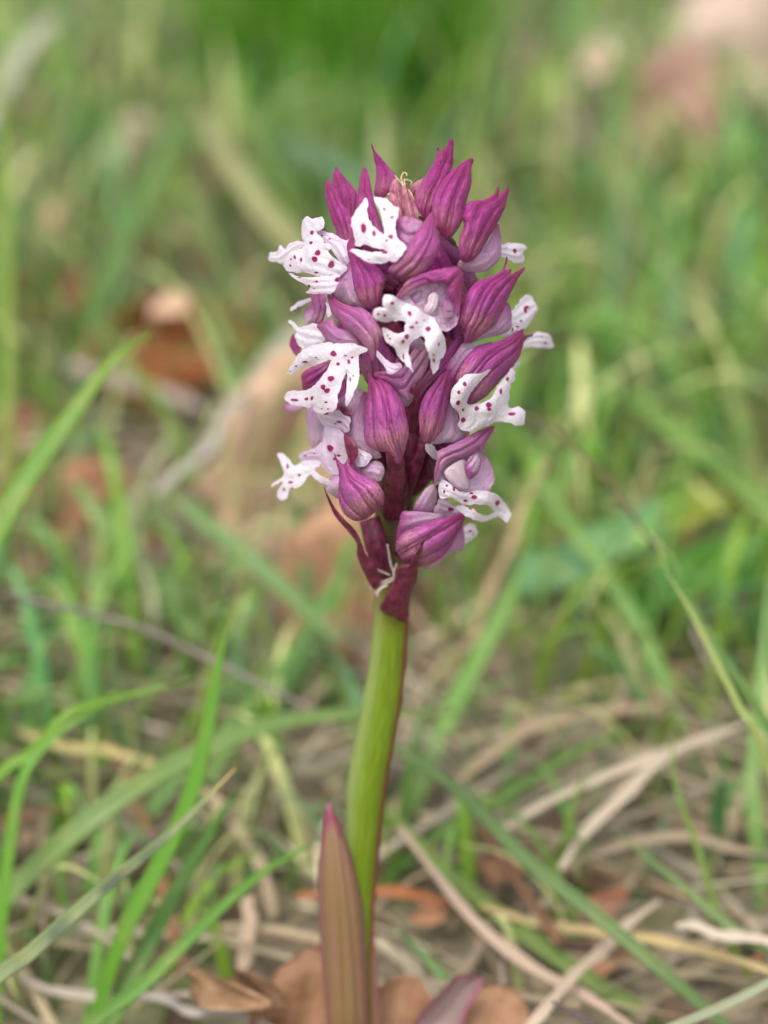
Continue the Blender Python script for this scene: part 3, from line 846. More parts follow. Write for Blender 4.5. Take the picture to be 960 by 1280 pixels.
# ================================================================ grass blades that can be told apart
def ribbon_arrays(path, width, side, fold=0.25, n=10, thick=0.02):
    """closed leaf blade along a path: width function w(t), side vector, V fold"""
    c = resample(catmull(path, 6), 1e-9, False) if False else catmull(path, max(2, n // max(1, len(path) - 1)))
    m = len(c)
    t = np.linspace(0, 1, m)
    tg = np.gradient(c, axis=0); tg /= np.linalg.norm(tg, axis=1)[:, None] + 1e-9
    sv = np.asarray(side, dtype=float)
    s = sv - (tg @ sv)[:, None] * tg
    s /= np.linalg.norm(s, axis=1)[:, None] + 1e-9
    nn = np.cross(tg, s)
    w_ = np.array([width(a) for a in t])[:, None]
    V = np.stack([c - s * w_ + nn * w_ * fold, c - s * w_ * 0.5 + nn * w_ * fold * 0.35, c, c + s * w_ * 0.5 + nn * w_ * fold * 0.35, c + s * w_ + nn * w_ * fold,
                  c + s * w_ * 0.5 + nn * (w_ * fold * 0.35 - np.minimum(thick, w_ * .3)), c - nn * np.minimum(thick, w_ * .3), c - s * w_ * 0.5 + nn * (w_ * fold * 0.35 - np.minimum(thick, w_ * .3))], axis=1)
    k = 8
    F = []
    for i in range(m - 1):
        for j in range(k):
            j2 = (j + 1) % k
            F.append((i * k + j, i * k + j2, (i + 1) * k + j2, (i + 1) * k + j))
    F.append(tuple(range(k))[::-1]); F.append(tuple((m - 1) * k + j for j in range(k)))
    u = np.tile(np.array([0, .25, .5, .75, 1, .75, .5, .25]), m)
    UVs = np.stack([u, np.repeat(t * 4, k)], axis=1)
    return V.reshape(-1, 3), F, UVs

def wprof(w, kind):
    if kind == 'blade': return lambda t: w * (0.55 + 0.45 * min(1, t * 4)) * max(0.06, (1 - t ** 2.6)) ** 0.8
    if kind == 'both': return lambda t: w * max(0.08, math.sin(math.pi * min(1, max(0, 0.06 + t * 0.9)))) ** 0.45
    return lambda t: w * (1 - 0.35 * t)

def blade(label, pts, w, rgb, mat='green', kind='blade', cat='grass blade', name='grass_blade', roll=0.2, group='grass blades round the orchid', tip=None, patches=False):
    """pts: (px, py, depth or height) ; depth > 15 means distance along the view, otherwise height above the ground"""
    path = [np.array(Q(x, y, d) if d > 15 else G(x, y, d)) for x, y, d in pts]
    p0 = path[0]
    if kind == 'blade' and p0[2] > 0.4:      # root it in the turf
        dirv = p0 - path[1]; dirv /= np.linalg.norm(dirv)
        dirv[2] = min(dirv[2], -0.35); dirv /= np.linalg.norm(dirv)
        path.insert(0, p0 + dirv * ((p0[2] + 0.1) / -dirv[2]) * np.array([0.6, 0.6, 1]))
    if mat == 'green': rgb = tuple(a * 0.88 + b * 0.12 for a, b in zip(rgb, (170, 165, 110)))
    if mat == 'straw':               # dry stalks are kinked and uneven
        rk = np.random.RandomState(int(abs(pts[0][0]) + pts[-1][1]))
        fine = resample(catmull(path, 6), 0.45, False)
        path = list(fine + rk.normal(0, 0.022, fine.shape))
    dm = np.mean([depth_of(Vector(p)) for p in path])
    wc = w / 2 / 160 * dm / D0
    d = path[-1] - path[0]; d /= np.linalg.norm(d)
    side = np.cross(d, np.array(FW)); side /= np.linalg.norm(side) + 1e-9
    side = side + roll * np.array(FW)
    wf = wprof(wc, kind)
    if mat == 'straw':
        f1, f2 = rk.uniform(14, 30), rk.uniform(0, 6)
        V, F, UVs = ribbon_arrays(path, lambda t: wf(t) * (0.86 + 0.2 * math.sin(t * f1 + f2) * math.sin(t * 9)), side, 0.45, 40)
    else:
        V, F, UVs = ribbon_arrays(path, wf, side, 0.34, 36)
    c = np.tile(np.array(srgb(*rgb)), (len(V), 1))
    if tip is not None:
        t = (UVs[:, 1] / 4)[:, None]
        k = np.clip((t - 0.9) * 12, 0, 1)
        c = c * (1 - k) + np.array(srgb(*tip)) * k
    if patches:                     # dark blotches along the middle of the blade
        t = UVs[:, 1] / 4
        k = np.clip((np.sin(t * 43) + np.sin(t * 19 + 1)) * 1.6 + 0.5, 0, 1) * np.clip((t - 0.3) * 6, 0, 1) * np.clip((0.86 - t) * 6, 0, 1) * np.exp(-((UVs[:, 0] - 0.38) / 0.35) ** 2)
        c = c * (1 - 0.85 * k[:, None]) + np.array(srgb(26, 40, 34)) * 0.85 * k[:, None]
    o = mesh_object(name, V, F, M[mat], uv=UVs, colour=c, origin=path[0])
    return tag(o, label, cat, group)

GB = (92, 138, 38); GG = (92, 128, 66); GY = (120, 146, 48); BLU = (110, 142, 76)
TAN = (176, 150, 116); PALE = (204, 184, 150); GREY = (150, 138, 122)
blade('broad bright green blade arching in from the left edge beside the spike', [(-40, 770, 22.6), (0, 660, 22.6), (40, 590, 22.7), (90, 520, 22.8), (140, 452, 23), (192, 414, 23.2)], 34, GB)
blade('blue-green blade standing behind the arching blade at the left edge', [(-20, 760, 24), (0, 680, 24), (25, 610, 24), (60, 560, 24.3)], 30, (64, 120, 60))
blade('upright narrow green blade left of the stem with its point up', [(150, 1180, 22), (200, 1080, 22), (240, 990, 22), (262, 900, 22), (272, 840, 22), (284, 785, 22)], 24, (84, 142, 30))
blade('striped grey-green blade with dark patches and a straw tip at lower left', [(-40, 1262, 20.2), (40, 1190, 20.3), (130, 1110, 20.5), (215, 1040, 20.7), (295, 960, 20.9)], 22, (112, 132, 84), tip=(200, 170, 110), patches=True)
blade('long blue-green blade curving behind the stem from the lower left', [(-60, 1210, 23), (30, 1100, 23), (120, 1020, 23), (220, 955, 23.3), (330, 908, 23.6), (450, 892, 24), (570, 892, 24.5)], 30, BLU)
blade('thin bent blade at the left edge pointing right towards the stem', [(-30, 1000, 22.6), (40, 940, 22.6), (85, 893, 22.6), (150, 872, 22.8), (245, 850, 23)], 15, (104, 150, 40))
blade('upright green blade at the left edge rising into a bend', [(0, 1180, 22.4), (12, 1060, 22.4), (30, 970, 22.4), (70, 920, 22.5), (130, 880, 22.6)], 18, (88, 146, 36))
blade('green blade reaching up to the tip of the mauve sheath leaf', [(90, 1300, 21.3), (180, 1230, 21.4), (260, 1150, 21.6), (330, 1090, 21.8), (400, 1050, 22)], 20, (80, 134, 34))
blade('grey-green blade running diagonally down right from behind the stem', [(930, 1300, 21.8), (850, 1232, 21.8), (760, 1155, 22), (660, 1075, 22.4), (570, 985, 22.9), (480, 925, 23.4)], 20, (94, 126, 74), kind='both')
blade('shorter grey-green blade crossing straw at the right edge', [(1000, 1210, 21.9), (930, 1170, 22), (850, 1105, 22.3), (765, 1035, 22.8)], 18, (98, 130, 76), kind='blade')
blade('yellow-green blade slanting down behind the pink sheath edge', [(960, 1320, 22.6), (800, 1260, 22.8), (660, 1170, 23.2), (560, 1090, 23.8), (480, 1010, 24.4)], 24, (112, 140, 70), kind='both')
blade('thin yellow-green blade standing alone right of the spike, point up left', [(960, 960, 21.6), (925, 885, 21.6), (890, 815, 21.7), (858, 755, 21.8), (826, 705, 21.9)], 11, (140, 160, 84))
blade('blade crossing behind the yellow-green one at the right edge', [(1000, 1000, 23), (950, 890, 23), (890, 800, 23.2), (830, 690, 23.6)], 14, (80, 122, 48))
blade('short blue-green shoot right of the sheath leaf', [(590, 1270, 22), (560, 1230, 22.1), (530, 1195, 22.3), (492, 1160, 22.5)], 20, (98, 138, 84))
blade('slender green stalk bending down at the right between straws', [(960, 1260, 22.6), (905, 1160, 22.6), (872, 1060, 22.7), (845, 980, 22.8), (838, 890, 23)], 9, (104, 136, 48))
blade('pale grey-green blade lying in the bottom right corner', [(820, 1290, 20.6), (880, 1268, 20.8), (940, 1240, 21), (1010, 1200, 21.2)], 13, (160, 166, 140), kind='both')
blade('green blade lying from straw tips towards the right', [(540, 1050, 24.4), (640, 990, 24.4), (720, 940, 24.5), (800, 905, 24.8)], 18, (88, 132, 50))
blade('green blade at the bottom left corner', [(120, 1330, 22), (160, 1230, 22.2), (240, 1080, 22.6), (300, 980, 23)], 26, (70, 120, 38))
blade('faint green blade behind the bent blade at lower left', [(40, 1290, 24.5), (100, 1130, 24.6), (200, 1000, 25), (330, 860, 25.5), (400, 760, 26)], 24, (88, 134, 58))
blade('blurred green blade slanting up right from behind the upper stem', [(700, 440, 33), (800, 505, 31), (880, 570, 30), (990, 660, 29)], 30, (98, 146, 64), kind='both')
blade('wide pale green blade falling left below the big dead leaf', [(90, 600, 30), (150, 680, 29), (210, 750, 28), (250, 800, 27)], 28, (110, 146, 84), kind='both')
blade('blue-green blade slanting down right under the big dead leaf', [(215, 620, 28), (290, 680, 27.5), (360, 740, 27), (420, 800, 26)], 24, (108, 142, 84), kind='both')
blade('bright green short blade beside the pale bent stalk', [(160, 720, 28), (150, 640, 28), (140, 580, 28), (122, 530, 28.4)], 26, (110, 160, 56))
blade('broad blurred blade slanting up right at the left of the spike', [(0, 560, 38), (70, 460, 38), (140, 330, 38), (200, 200, 38), (230, 120, 38)], 30, (88, 134, 60))
blade('blurred blade beside the broad one left of the spike', [(60, 560, 36), (110, 430, 36), (150, 340, 36), (170, 280, 36)], 22, (84, 130, 70))
blade('pale straw-green blade leaning left above the spotted lips', [(400, 340, 36), (345, 280, 37), (300, 220, 38), (250, 140, 40)], 30, (158, 160, 112), kind='both')
blade('bluish blurred blade just left of the spike top', [(250, 170, 44), (330, 180, 43), (400, 200, 42), (470, 235, 40)], 26, (118, 158, 130), kind='both')
blade('thin dark stalk rising at the top left', [(50, 260, 34), (90, 120, 34), (130, -10, 34)], 12, (92, 104, 60), mat='straw')
blade('thin yellow-green stalk at the left edge', [(8, 560, 30), (10, 400, 30), (6, 200, 30), (0, 80, 30)], 14, (130, 160, 60))
blade('grey blurred blade in the top left corner', [(-20, 160, 40), (20, 80, 40), (70, 20, 40)], 26, (168, 170, 150), kind='both')
blade('long dim green blade in the upper right', [(960, 400, 40), (860, 440, 38), (780, 520, 36), (720, 620, 34)], 22, (96, 140, 60), kind='both')
blade('green blade slanting up left behind the right-hand lips', [(820, 830, 27), (760, 720, 27.5), (700, 640, 28), (660, 560, 29)], 24, (104, 152, 70))
blade('green blade leaning right towards the low white lip', [(560, 900, 26), (600, 820, 26.5), (640, 740, 27), (660, 660, 28)], 26, (112, 158, 76))
blade('blade sloping from the stem foot up to the dead leaf', [(330, 900, 27), (380, 800, 27.5), (420, 730, 28), (460, 640, 29)], 24, (96, 148, 76))
blade('tall green blade right of the low flower', [(800, 900, 28), (770, 800, 28.5), (800, 700, 29), (850, 560, 30)], 30, (90, 146, 50))
blade('green blade at the far right edge', [(950, 1080, 24), (940, 980, 24), (950, 860, 24.5), (965, 700, 25)], 22, (116, 158, 84))
SG = 'dry straws in the turf'
def straw(label, pts, w, rgb, **k):
    rgb = (rgb[0] * 0.93, rgb[1] * 0.95, rgb[2] * 0.95)
    return blade(label, pts, w, rgb, mat='straw', kind=k.pop('kind', 'both'), cat='straw', name='straw', group=SG, **k)
straw('pale straw rising right in two strands above the brown litter', [(625, 1035, 23.6), (700, 1000, 23.6), (770, 965, 23.8), (850, 930, 24), (935, 903, 24.3)], 14, (206, 186, 162))
straw('wide pale straw curling down left from the same bundle', [(698, 1085, 23.2), (730, 1040, 23.3), (780, 990, 23.5), (830, 950, 23.8), (900, 915, 24.1)], 18, (190, 172, 150))
straw('tan straw arching over a dark hollow right of the stem', [(560, 985, 24.6), (610, 940, 24.8), (680, 903, 25), (750, 890, 25.2), (830, 882, 25.6)], 17, (178, 154, 124))
straw('broad pinkish straw sloping down right beside the stem foot', [(500, 1040, 23), (560, 1110, 22.8), (630, 1180, 22.5), (720, 1240, 22.2), (800, 1290, 22)], 16, (182, 156, 136))
straw('yellowish straw crossing the bottom right', [(600, 1130, 23.4), (680, 1155, 23.1), (780, 1165, 22.8), (880, 1190, 22.4), (990, 1225, 22)], 15, (192, 168, 120))
straw('straw leaning up right at the bottom edge', [(640, 1310, 21.6), (690, 1250, 21.8), (750, 1190, 22.4), (820, 1120, 23)], 18, (190, 168, 146))
straw('orange-brown stalk passing behind the stem low down', [(370, 1118, 23.6), (440, 1116, 23.6), (520, 1122, 23.6), (590, 1140, 23.6)], 17, (168, 104, 62))
straw('short pale straw lying left of the stem', [(20, 915, 25.2), (90, 930, 25), (150, 940, 24.9), (200, 955, 24.8)], 15, (196, 176, 120))
straw('grey straw lying along the bottom left', [(20, 1215, 23), (60, 1240, 22.8), (150, 1248, 22.6), (240, 1245, 22.4)], 15, (176, 162, 148))
straw('second grey straw along the bottom left', [(170, 1240, 22.2), (230, 1255, 22), (300, 1270, 21.8), (360, 1290, 21.6)], 15, (172, 160, 150))
straw('tan straw sloping down behind the dark patched blade', [(255, 985, 24.8), (300, 1040, 24.4), (330, 1090, 24.2), (345, 1150, 24)], 18, (178, 156, 128))
straw('pink-tan straw slanting down left of the stem', [(300, 925, 26), (350, 980, 25.6), (390, 1040, 25.2), (405, 1090, 25)], 20, (180, 152, 130))
straw('pale upright straw stub left of the sheath leaf', [(300, 1220, 22.6), (308, 1180, 22.8), (312, 1120, 23.2)], 24, (186, 160, 134))
straw('white curved straw bending like a hook left of the dead leaf', [(200, 800, 27.5), (182, 720, 28), (170, 640, 28.5), (185, 590, 29), (215, 545, 29.5)], 15, (158, 158, 120))
straw('silvery straw leaning right against the dead leaf', [(190, 620, 28), (230, 585, 28.2), (265, 550, 28.4), (300, 495, 28.8)], 15, (172, 160, 150))
straw('pale straw running up right behind the silvery one', [(290, 520, 30), (330, 460, 31), (380, 410, 32), (430, 360, 33)], 22, (170, 166, 142))
straw('dull straw lying across the left middle', [(60, 450, 34), (130, 470, 33.5), (200, 490, 33), (260, 510, 32.5)], 22, (168, 150, 138))
straw('dark brown thin grass stalk sloping right of the spike', [(640, 512, 23.6), (700, 552, 23.6), (765, 610, 23.6), (825, 690, 23.8)], 8, (104, 92, 60))
straw('reddish-tipped dry stalk right of the low lip', [(560, 850, 27), (600, 770, 27), (640, 680, 27), (680, 575, 27)], 13, (168, 146, 108))
straw('straw under the right edge lying level', [(700, 1090, 23.6), (790, 1050, 23.8), (880, 1050, 24), (980, 1070, 24)], 13, (170, 148, 124))
straw('lighter straw poking in from the right edge', [(840, 1155, 22.2), (900, 1165, 22), (990, 1190, 21.8)], 16, (196, 178, 160))
straw('grey curved straw at the bottom behind the basal leaf', [(470, 1175, 23.2), (500, 1195, 23), (530, 1225, 22.7), (560, 1270, 22.4)], 22, (190, 174, 148))
straw('brown straw from the dark hollow to the right edge', [(820, 1010, 25), (880, 1030, 24.8), (980, 1030, 24.6)], 16, (150, 122, 98))
straw('straw lying low behind the crossing grey-green blade', [(560, 1250, 23), (600, 1180, 23.4), (620, 1120, 23.8)], 16, (168, 146, 122))

def twig(label, pts, w, rgb):
    path = [np.array(Q(x, y, d)) for x, y, d in pts]
    r = w / 2 / 160 * np.mean([p[2] for p in pts]) / D0
    o = tube('twig', path, [r, r * 1.1, r * 0.9], M['twig'], None, 8, colour=np.array(srgb(*rgb)), sub=10, lump=0.1)
    return tag(o, label, 'twig')
twig('long thin grey-brown twig sloping across from the left edge to the stem', [(-40, 738, 24), (60, 755, 24), (160, 780, 24), (250, 818, 24), (330, 858, 24), (430, 905, 24.1)], 7, (122, 114, 106))
twig('tiny dark twig at the bottom right', [(690, 1252, 20.8), (715, 1266, 20.8), (745, 1284, 20.8), (760, 1310, 20.9)], 4, (92, 78, 84))

# ================================================================ dead and broad leaves
def flat_leaf(name, label, cat, centre, length, width, rgb, yaw, pitch, roll, mat='dead', cup=0.3, lobes=0, seed=0, group=None, fold=0.0):
    rs = np.random.RandomState(seed)
    n = 40
    ol = []
    for k in range(n):
        a = 2 * math.pi * k / n
        x = -math.cos(a) * 0.5; y = math.sin(a) * 0.5
        tp = (0.5 + x)
        y *= (1 - 0.35 * tp) * (1 + 0.16 * lobes * math.cos(a * 9 + seed)) * (1 + rs.uniform(-0.04, 0.04))
        ol.append((x * length, y * width))
    pts, tri, bv, ed, sw = sheet2d(np.array(ol), max(length, width) / 26, seed)
    x, y = pts[:, 0] / length, pts[:, 1] / width
    ph = rs.uniform(0, 6, 3)
    z = cup * length * (y * y * 1.6 - fold * np.abs(y)) + length * 0.10 * np.sin(x * 4.5 + ph[0]) + length * 0.05 * np.sin(x * 9 + y * 7 + ph[1])
    z = z - 0.03 * length * np.exp(-(y / 0.03) ** 2)
    side = np.abs(y) - np.abs(np.sin((x - np.abs(y) * 0.7) * 15)) * 0
    vn = np.exp(-(np.sin((x + np.abs(y) * 0.9) * 16) / 0.25) ** 2) * 0.012 * length
    z = z + vn
    F = np.stack([pts[:, 0], pts[:, 1], z], 1); B = F - np.array([0, 0, 0.02]) * np.clip(sw * 3, 0, 1)[:, None]
    V, Fc, src = close_sheet(F, B, tri, bv)
    cy, sy, cp, sp_, cr, sr = math.cos(yaw), math.sin(yaw), math.cos(pitch), math.sin(pitch), math.cos(roll), math.sin(roll)
    Rx = np.array([[1, 0, 0], [0, cr, -sr], [0, sr, cr]]); Ry = np.array([[cp, 0, sp_], [0, 1, 0], [-sp_, 0, cp]]); Rz = np.array([[cy, -sy, 0], [sy, cy, 0], [0, 0, 1]])
    V = V @ (Rz @ Ry @ Rx).T + np.array(centre)
    zmin = V[:, 2].min()
    UVs = np.stack([y, x], 1)[src] * 0.9
    o = mesh_object(name, V, Fc, M[mat], uv=UVs, colour=np.array(srgb(*rgb)))
    return tag(o, label, cat, group)

DL = 'dead leaves lying in the grass'
def dead(label, px, py, h, L, W, rgb, yaw, pitch, roll, **k):
    return flat_leaf('dead_leaf', label, 'dead leaf', G(px, py, h), L, W, rgb, R(yaw), R(pitch), R(roll), group=DL, seed=int(px + py) % 50, **k)
dead('big pale tan dead leaf standing up behind the left of the spike', 366, 590, 1.3, 3.0, 2.4, (206, 174, 148), 80, -70, 15, lobes=1, cup=0.25)
dead('lower tan dead leaf showing between the dead leaf and the stem', 440, 735, 0.8, 2.2, 2.0, (176, 136, 106), 60, -55, 0)
dead('brown curled dead leaf with a light edge left of the spike', 215, 440, 1.0, 2.6, 1.7, (140, 86, 48), 10, -10, 60, cup=0.6)
dead('light beige flake added as the highlight on the brown leaf left of the spike', 208, 392, 2.3, 1.1, 0.65, (206, 174, 146), -50, -40, 35, cup=0.2)  # added piece: its pale colour stands for the brown leaf's highlight
dead('dark brown dead leaf near the left edge', 40, 385, 0.7, 2.0, 1.2, (124, 80, 56), 20, -20, 50, cup=0.5)
dead('small pinkish dead leaf at the upper left', 68, 276, 0.8, 1.3, 0.9, (206, 168, 140), 30, -50, 30)
dead('pale flake of dead leaf in the upper left grass', 155, 185, 0.9, 1.4, 1.0, (206, 188, 170), 0, -40, 40)
dead('russet dead leaf lying left of the silvery straw', 60, 655, 0.5, 2.4, 1.8, (172, 118, 92), 15, -25, 20)
dead('pinkish brown dead leaf low at the left', 110, 735, 0.4, 1.9, 1.2, (184, 138, 116), -20, -30, 15)
dead('reddish dead leaf at the left edge in mid height', 10, 560, 0.6, 1.6, 1.2, (150, 104, 84), 40, -30, 25)
dead('large pale pink dead leaf in the upper right corner', 905, 62, 2.1, 4.0, 3.0, (190, 168, 152), 50, -52, 20, cup=0.35)
dead('dull pink dead leaf below the pale one at the upper right', 850, 140, 1.9, 2.4, 1.8, (168, 134, 118), 70, -50, 10, cup=0.4)
dead('cream flake of dead leaf at the top right of centre', 757, 72, 1.0, 1.3, 1.0, (216, 192, 170), 10, -50, 30)
dead('orange-tan dead leaf behind the foot of the sheath leaf', 378, 1300, 0.5, 1.6, 1.1, (152, 114, 86), 70, -50, 10, cup=0.2)
dead('rounded orange-tan dead leaf right of the stem foot', 502, 1292, 0.6, 1.0, 0.9, (152, 114, 86), 80, -60, 0, cup=0.3)
dead('orange-tan dead leaf behind the folded basal leaf', 606, 1308, 0.5, 1.1, 1.1, (152, 114, 86), 60, -50, 10, cup=0.3)
dead('brown curled scrap of leaf at the bottom left of the stem', 322, 1245, 1.0, 0.9, 0.4, (128, 98, 76), -50, -20, 50, cup=0.7)
dead('long tan curled scrap beside the brown one', 285, 1240, 1.1, 1.1, 0.35, (160, 128, 98), -35, -10, 60, cup=0.7)
dead('reddish scrap of leaf in the right-hand straw', 755, 1130, 0.5, 0.5, 0.35, (150, 104, 78), 20, -30, 20)
BL = 'broad green leaves right of the orchid'
def broad(label, px, py, h, L, W, rgb, yaw, pitch, roll):
    return flat_leaf('broad_leaf', label, 'leaf', G(px, py, h), L, W, rgb, R(yaw), R(pitch), R(roll), mat='green', group=BL, seed=int(px) % 40, cup=0.25)
broad('broad bluish green leaf right of the lowest flower', 740, 690, 1.4, 1.9, 1.2, (112, 156, 104), 10, -35, 0)
broad('broad green leaf further right beside the blue-green one', 860, 720, 1.2, 2.0, 1.3, (88, 146, 62), -20, -35, 15)
broad('yellowing broad leaf among the right-hand grass', 872, 640, 1.2, 1.6, 0.9, (150, 160, 60), 5, -30, 10)

# ================================================================ the mass of turf
rng = np.random.RandomState(12)

def zone(px, py):
    """what grows where: (green share, brightness of green, dry litter share) read over the picture"""
    pts = [  # px, py, green density, green lightness, straw density
        (60, 60, .4, .9, 1.4), (200, 100, .5, .85, 1.3), (420, 80, 1.3, .72, .1), (560, 60, .5, .85, 1.2), (700, 80, .4, .85, 1.6), (880, 60, .25, .8, 1.4),
        (80, 260, .5, .8, .9), (250, 300, .8, .6, .45), (640, 280, .6, .7, .9), (800, 300, .7, .7, .8), (920, 300, .7, .7, .8),
        (60, 450, .5, .6, .5), (230, 560, .25, .6, .6), (340, 420, .35, .6, .6), (700, 480, 1.3, .75, .25), (860, 520, 1.3, .75, .35),
        (60, 700, .4, .8, .8), (250, 760, .6, .75, .6), (420, 760, .6, .75, .6), (620, 760, 1.2, .8, .5), (760, 760, 1.3, .85, .15), (900, 760, 1.3, .85, .15),
        (60, 900, 1.0, .85, .8), (250, 920, 1.0, .8, .7), (580, 930, .6, .7, 1.0), (760, 900, 1.0, .8, .7), (900, 950, .7, .8, .9),
        (80, 1100, 1.2, .8, .7), (260, 1120, 1.1, .8, .8), (560, 1120, .45, .8, 1.5), (760, 1100, .45, .8, 1.6), (920, 1120, .5, .8, 1.5),
        (100, 1260, 1.0, .7, .9), (300, 1260, .6, .6, 1.0), (560, 1260, .1, .6, 1.3), (850, 1260, .15, .6, 1.4)]
    a = np.array(pts)
    d = (a[:, 0] - px) ** 2 + (a[:, 1] - py) ** 2
    w_ = 1 / (d + 1500) ** 1.6
    w_ /= w_.sum()
    return a[:, 2:].T @ w_

def many(name, specs, mat, label, cat):
    """specs: list of (root, tip direction path, width, rgb) built as one mass of ribbons"""
    Vs, Fs, Cs, Us, off = [], [], [], [], 0
    for path, wd, side, col, seg in specs:
        c = catmull(path, seg)
        m = len(c)
        t = np.linspace(0, 1, m)
        s = np.asarray(side)
        tg = np.gradient(c, axis=0)
        nn = np.cross(tg, s); nn /= np.linalg.norm(nn, axis=1)[:, None] + 1e-9
        ww = wd * (np.clip(1 - t ** 2.2, 0.05, 1))[:, None]
        V = np.stack([c - s * ww, c + nn * ww * 0.35, c + s * ww], axis=1).reshape(-1, 3)
        F = []
        for i in range(m - 1):
            a = i * 3
            F.append((a, a + 1, a + 4, a + 3)); F.append((a + 1, a + 2, a + 5, a + 4))
        Vs.append(V); Fs.append(np.array(F) + off); off += len(V)
        Cs.append(np.tile(np.array(col), (len(V), 1)))
        Us.append(np.stack([np.tile([0, .5, 1.], m), np.repeat(t * 3, 3)], 1) + rng.uniform(0, 20))
    o = mesh_object(name, np.vstack(Vs), np.vstack(Fs), mat, uv=np.vstack(Us), colour=np.vstack(Cs), origin=(0, 0, 0))
    return tag(o, label, cat, kind='stuff')

def ground_h(x, y):
    return 0.35 * noise.noise(Vector((x * 0.12, y * 0.12, 0.3))) + 0.12 * noise.noise(Vector((x * 0.5, y * 0.5, 4)))

def lin(c): return np.array(srgb(*[float(min(255, max(0, v))) for v in c]))

def candidates(n, near, far, power=0.5):
    out = []
    while len(out) < n:
        u = rng.uniform()
        y = near + (far - near) * u ** power if power else rng.uniform(near, far)
        half = 6 + (y + 18) * 0.34
        x = rng.uniform(-half, half)
        out.append((x, y))
    return out

greens, straws, litter = [], [], []
for x, y in candidates(19000, 0.6, 75, 0.85):
    p = Vector((x, y, 0))
    px, py = pix(p)
    g, li, s_ = zone(min(960, max(0, px)), min(1280, max(0, py)))
    if rng.uniform() > min(1, g * 0.92): continue
    if (Vector((x, y, 0)) - Vector((base_w.x, base_w.y, 0))).length < 1.6: continue
    near = min(1.0, y / 12)
    H = rng.uniform(0.7, 1.6) + near * rng.uniform(0.1, 2.0)
    az = rng.uniform(0, 6.283); le = rng.uniform(0.15, 0.95) * H
    dx, dy = math.cos(az) * le, math.sin(az) * le
    z0 = ground_h(x, y) - 0.05
    path = [(x, y, z0), (x + dx * 0.25, y + dy * 0.25, z0 + H * 0.5), (x + dx * 0.65, y + dy * 0.65, z0 + H * 0.85), (x + dx * 1.2, y + dy * 1.2, z0 + H * rng.uniform(0.7, 1.0))]
    # do not let a stray blade stand in front of the flower's own plane
    if min(depth_of(Vector(q)) for q in path) < 21.8: continue
    b = rng.uniform(0.75, 1.2) * (0.72 + 0.45 * li)
    hue = rng.uniform()
    col = (lin((84 * b + 34 * hue, 136 * b + 10 * hue, 44 * b + 44 * (1 - hue) * b)))
    if rng.uniform() < 0.24: col = lin((168 * b, 172 * b, 116 * b))
    a2 = az + math.pi / 2 + rng.uniform(-0.8, 0.8)
    greens.append((path, rng.uniform(0.025, 0.09) * (0.8 + 0.5 * near), (math.cos(a2), math.sin(a2), 0), col, 3))
for x, y in candidates(17000, 0.2, 75, 0.8):
    px, py = pix(Vector((x, y, 0)))
    g, li, s_ = zone(min(960, max(0, px)), min(1280, max(0, py)))
    if rng.uniform() > min(1, s_ * 0.75): continue
    L = rng.uniform(1.0, 5.0); az = rng.uniform(0, 6.283)
    h0 = ground_h(x, y) + rng.uniform(0.0, 0.75); up = rng.uniform(-0.12, 0.3) * L * 0.5
    dx, dy = math.cos(az) * L / 2, math.sin(az) * L / 2
    bx, by = -dy * rng.uniform(-0.25, 0.25), dx * rng.uniform(-0.25, 0.25)
    path = [(x - dx, y - dy, max(0, h0 - up * 0.4)), (x + bx, y + by, h0 + up * 0.4 + 0.1), (x + dx, y + dy, max(0.02, h0 + up))]
    if min(depth_of(Vector(q)) for q in path) < 21.9: continue
    k = rng.uniform()
    base = np.array((168, 152, 122)) if k < .45 else np.array((148, 138, 120)) if k < .75 else np.array((204, 194, 166)) if k < .87 else np.array((128, 92, 66))
    col = lin(base * rng.uniform(0.72, 1.1))
    straws.append((path, rng.uniform(0.015, 0.06), (-math.sin(az), math.cos(az), rng.uniform(-0.3, 0.3)), col, 4))
# crumbs of dark litter: tiny curled leaf fragments
for x, y in candidates(5200, 0.0, 70, 0.8):
    L = rng.uniform(0.2, 0.9); az = rng.uniform(0, 6.283)
    z = ground_h(x, y) + rng.uniform(0, 0.3)
    dx, dy = math.cos(az) * L / 2, math.sin(az) * L / 2
    path = [(x - dx, y - dy, z + rng.uniform(0, .2)), (x, y, z + 0.08), (x + dx, y + dy, z + rng.uniform(0, .25))]
    if min(depth_of(Vector(q)) for q in path) < 21.9: continue
    k = rng.uniform()
    base = np.array((112, 90, 72)) if k < .5 else np.array((146, 122, 100)) if k < .8 else np.array((176, 128, 96))
    litter.append((path, rng.uniform(0.05, 0.2), (-math.sin(az), math.cos(az), rng.uniform(-0.5, 0.5)), lin(base * rng.uniform(0.7, 1.15)), 2))
tuft = []
t0 = G(425, 175, 0)
for k in range(150):
    a_, r_ = rng.uniform(0, 6.283), rng.uniform(0, 1) ** 0.5 * 2.6
    x, y = t0.x + math.cos(a_) * r_, t0.y + math.sin(a_) * r_ * 0.8
    H = rng.uniform(3, 6.5); az = a_ + rng.uniform(-.7, .7); le = H * rng.uniform(.1, .5)
    dx, dy = math.cos(az) * le, math.sin(az) * le
    b = rng.uniform(0.85, 1.15)
    tuft.append(([(x, y, -.1), (x + dx * .3, y + dy * .3, H * .5), (x + dx, y + dy, H)], rng.uniform(.09, .17), (math.cos(az + 1.57), math.sin(az + 1.57), 0),
                 lin((96 * b, 154 * b, 44 * b)), 5))
many('grass', tuft, M['green'], 'bright fresh green tuft of grass far behind the top of the spike', 'grass')
many('grass', greens, M['green'], 'short green grass growing all through the turf', 'grass')
many('dry_grass', straws, M['straw'], 'matted dry straw lying in the turf', 'dry grass')
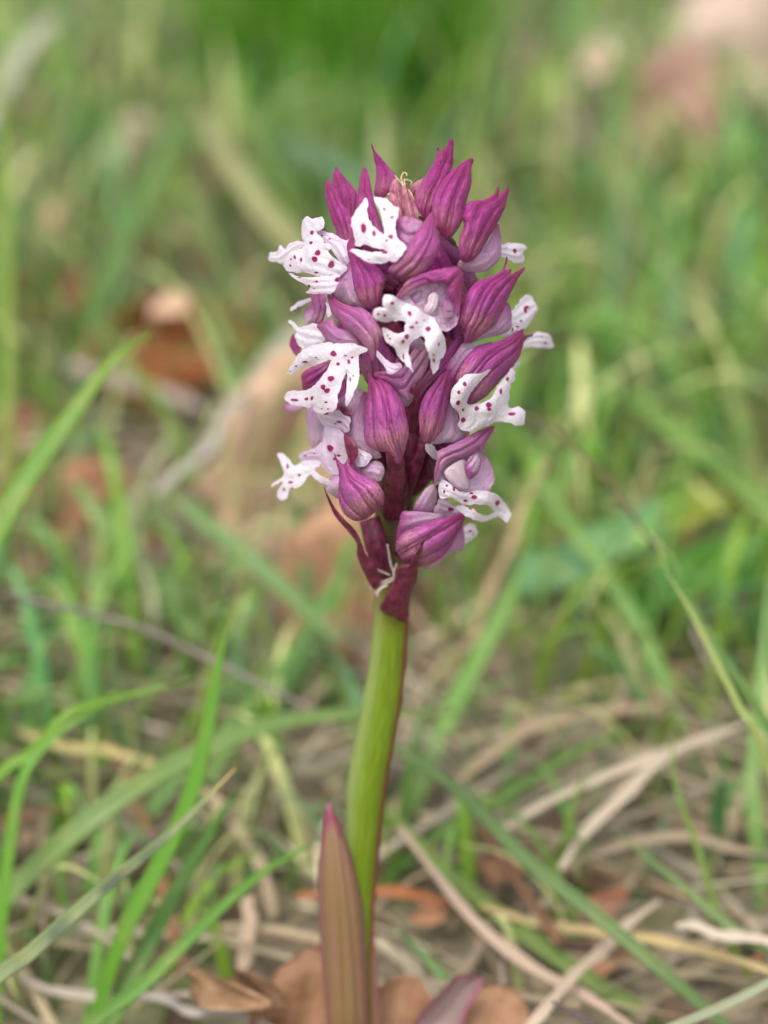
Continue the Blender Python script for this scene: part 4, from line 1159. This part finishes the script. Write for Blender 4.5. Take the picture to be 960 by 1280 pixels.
many('leaf_litter', litter, M['dead'], 'brown crumbs of leaf litter on the soil', 'leaf litter')
# beyond the picture the turf goes on, thinner
far_ = []
for x, y in [(rng.uniform(-170, 170), rng.uniform(-60, 260)) for _ in range(9000)]:
    if -1 < y < 75 and abs(x) < 6 + (y + 18) * 0.34: continue
    if y < 3 and abs(x) < 14: continue
    H = rng.uniform(1.5, 5); az = rng.uniform(0, 6.28); le = H * rng.uniform(.2, .9)
    dx, dy = math.cos(az) * le, math.sin(az) * le
    path = [(x, y, -0.1), (x + dx * .4, y + dy * .4, H * .6), (x + dx, y + dy, H)]
    b = rng.uniform(.75, 1.2)
    col = lin((74 * b, 126 * b, 44 * b)) if rng.uniform() < .65 else lin((170 * b, 150 * b, 112 * b))
    far_.append((path, rng.uniform(.1, .25), (math.cos(az + 1.57), math.sin(az + 1.57), 0), col, 2))
many('grass', far_, M['green'], 'thinner rough grass spreading away all round the near turf', 'grass')

# ================================================================ ground
def ground():
    xs = np.concatenate([[-3000, -800, -250], np.linspace(-90, 90, 121), [250, 800, 3000]])
    ys = np.concatenate([[-3000, -800, -200, -60], np.linspace(-25, 110, 111), [250, 800, 3000]])
    V, F = [], []
    for y in ys:
        for x in xs:
            V.append((x, y, ground_h(x, y) - 0.05 if abs(x) < 95 and -30 < y < 115 else -0.05))
    nx = len(xs)
    for j in range(len(ys) - 1):
        for i in range(nx - 1):
            a = j * nx + i
            F.append([a, a + 1, a + nx + 1, a + nx])
    s = NT('soil')
    co = s.coord()
    n1 = s.noise(0.35, 6, co, 0.65)
    n2 = s.noise(2.5, 5, co, 0.65)
    c = s.ramp(n2, [(0.3, srgb(80, 70, 56)), (0.5, srgb(124, 112, 92)), (0.68, srgb(158, 144, 122)), (0.8, srgb(100, 118, 70))])
    c = s.mix(s.math('MULTIPLY', s.math('SUBTRACT', n1, 0.48, clamp=True), 3.0, clamp=True), c, srgb(88, 104, 48))
    m = s.finish(c, 0.9, 0, s.bump(n2, 0.8, 0.25), spec=0.2)
    o = mesh_object('ground', V, F, m, origin=(0, 0, 0))
    tag(o, 'brown soil with moss and litter under the turf', None, kind='structure')
ground()
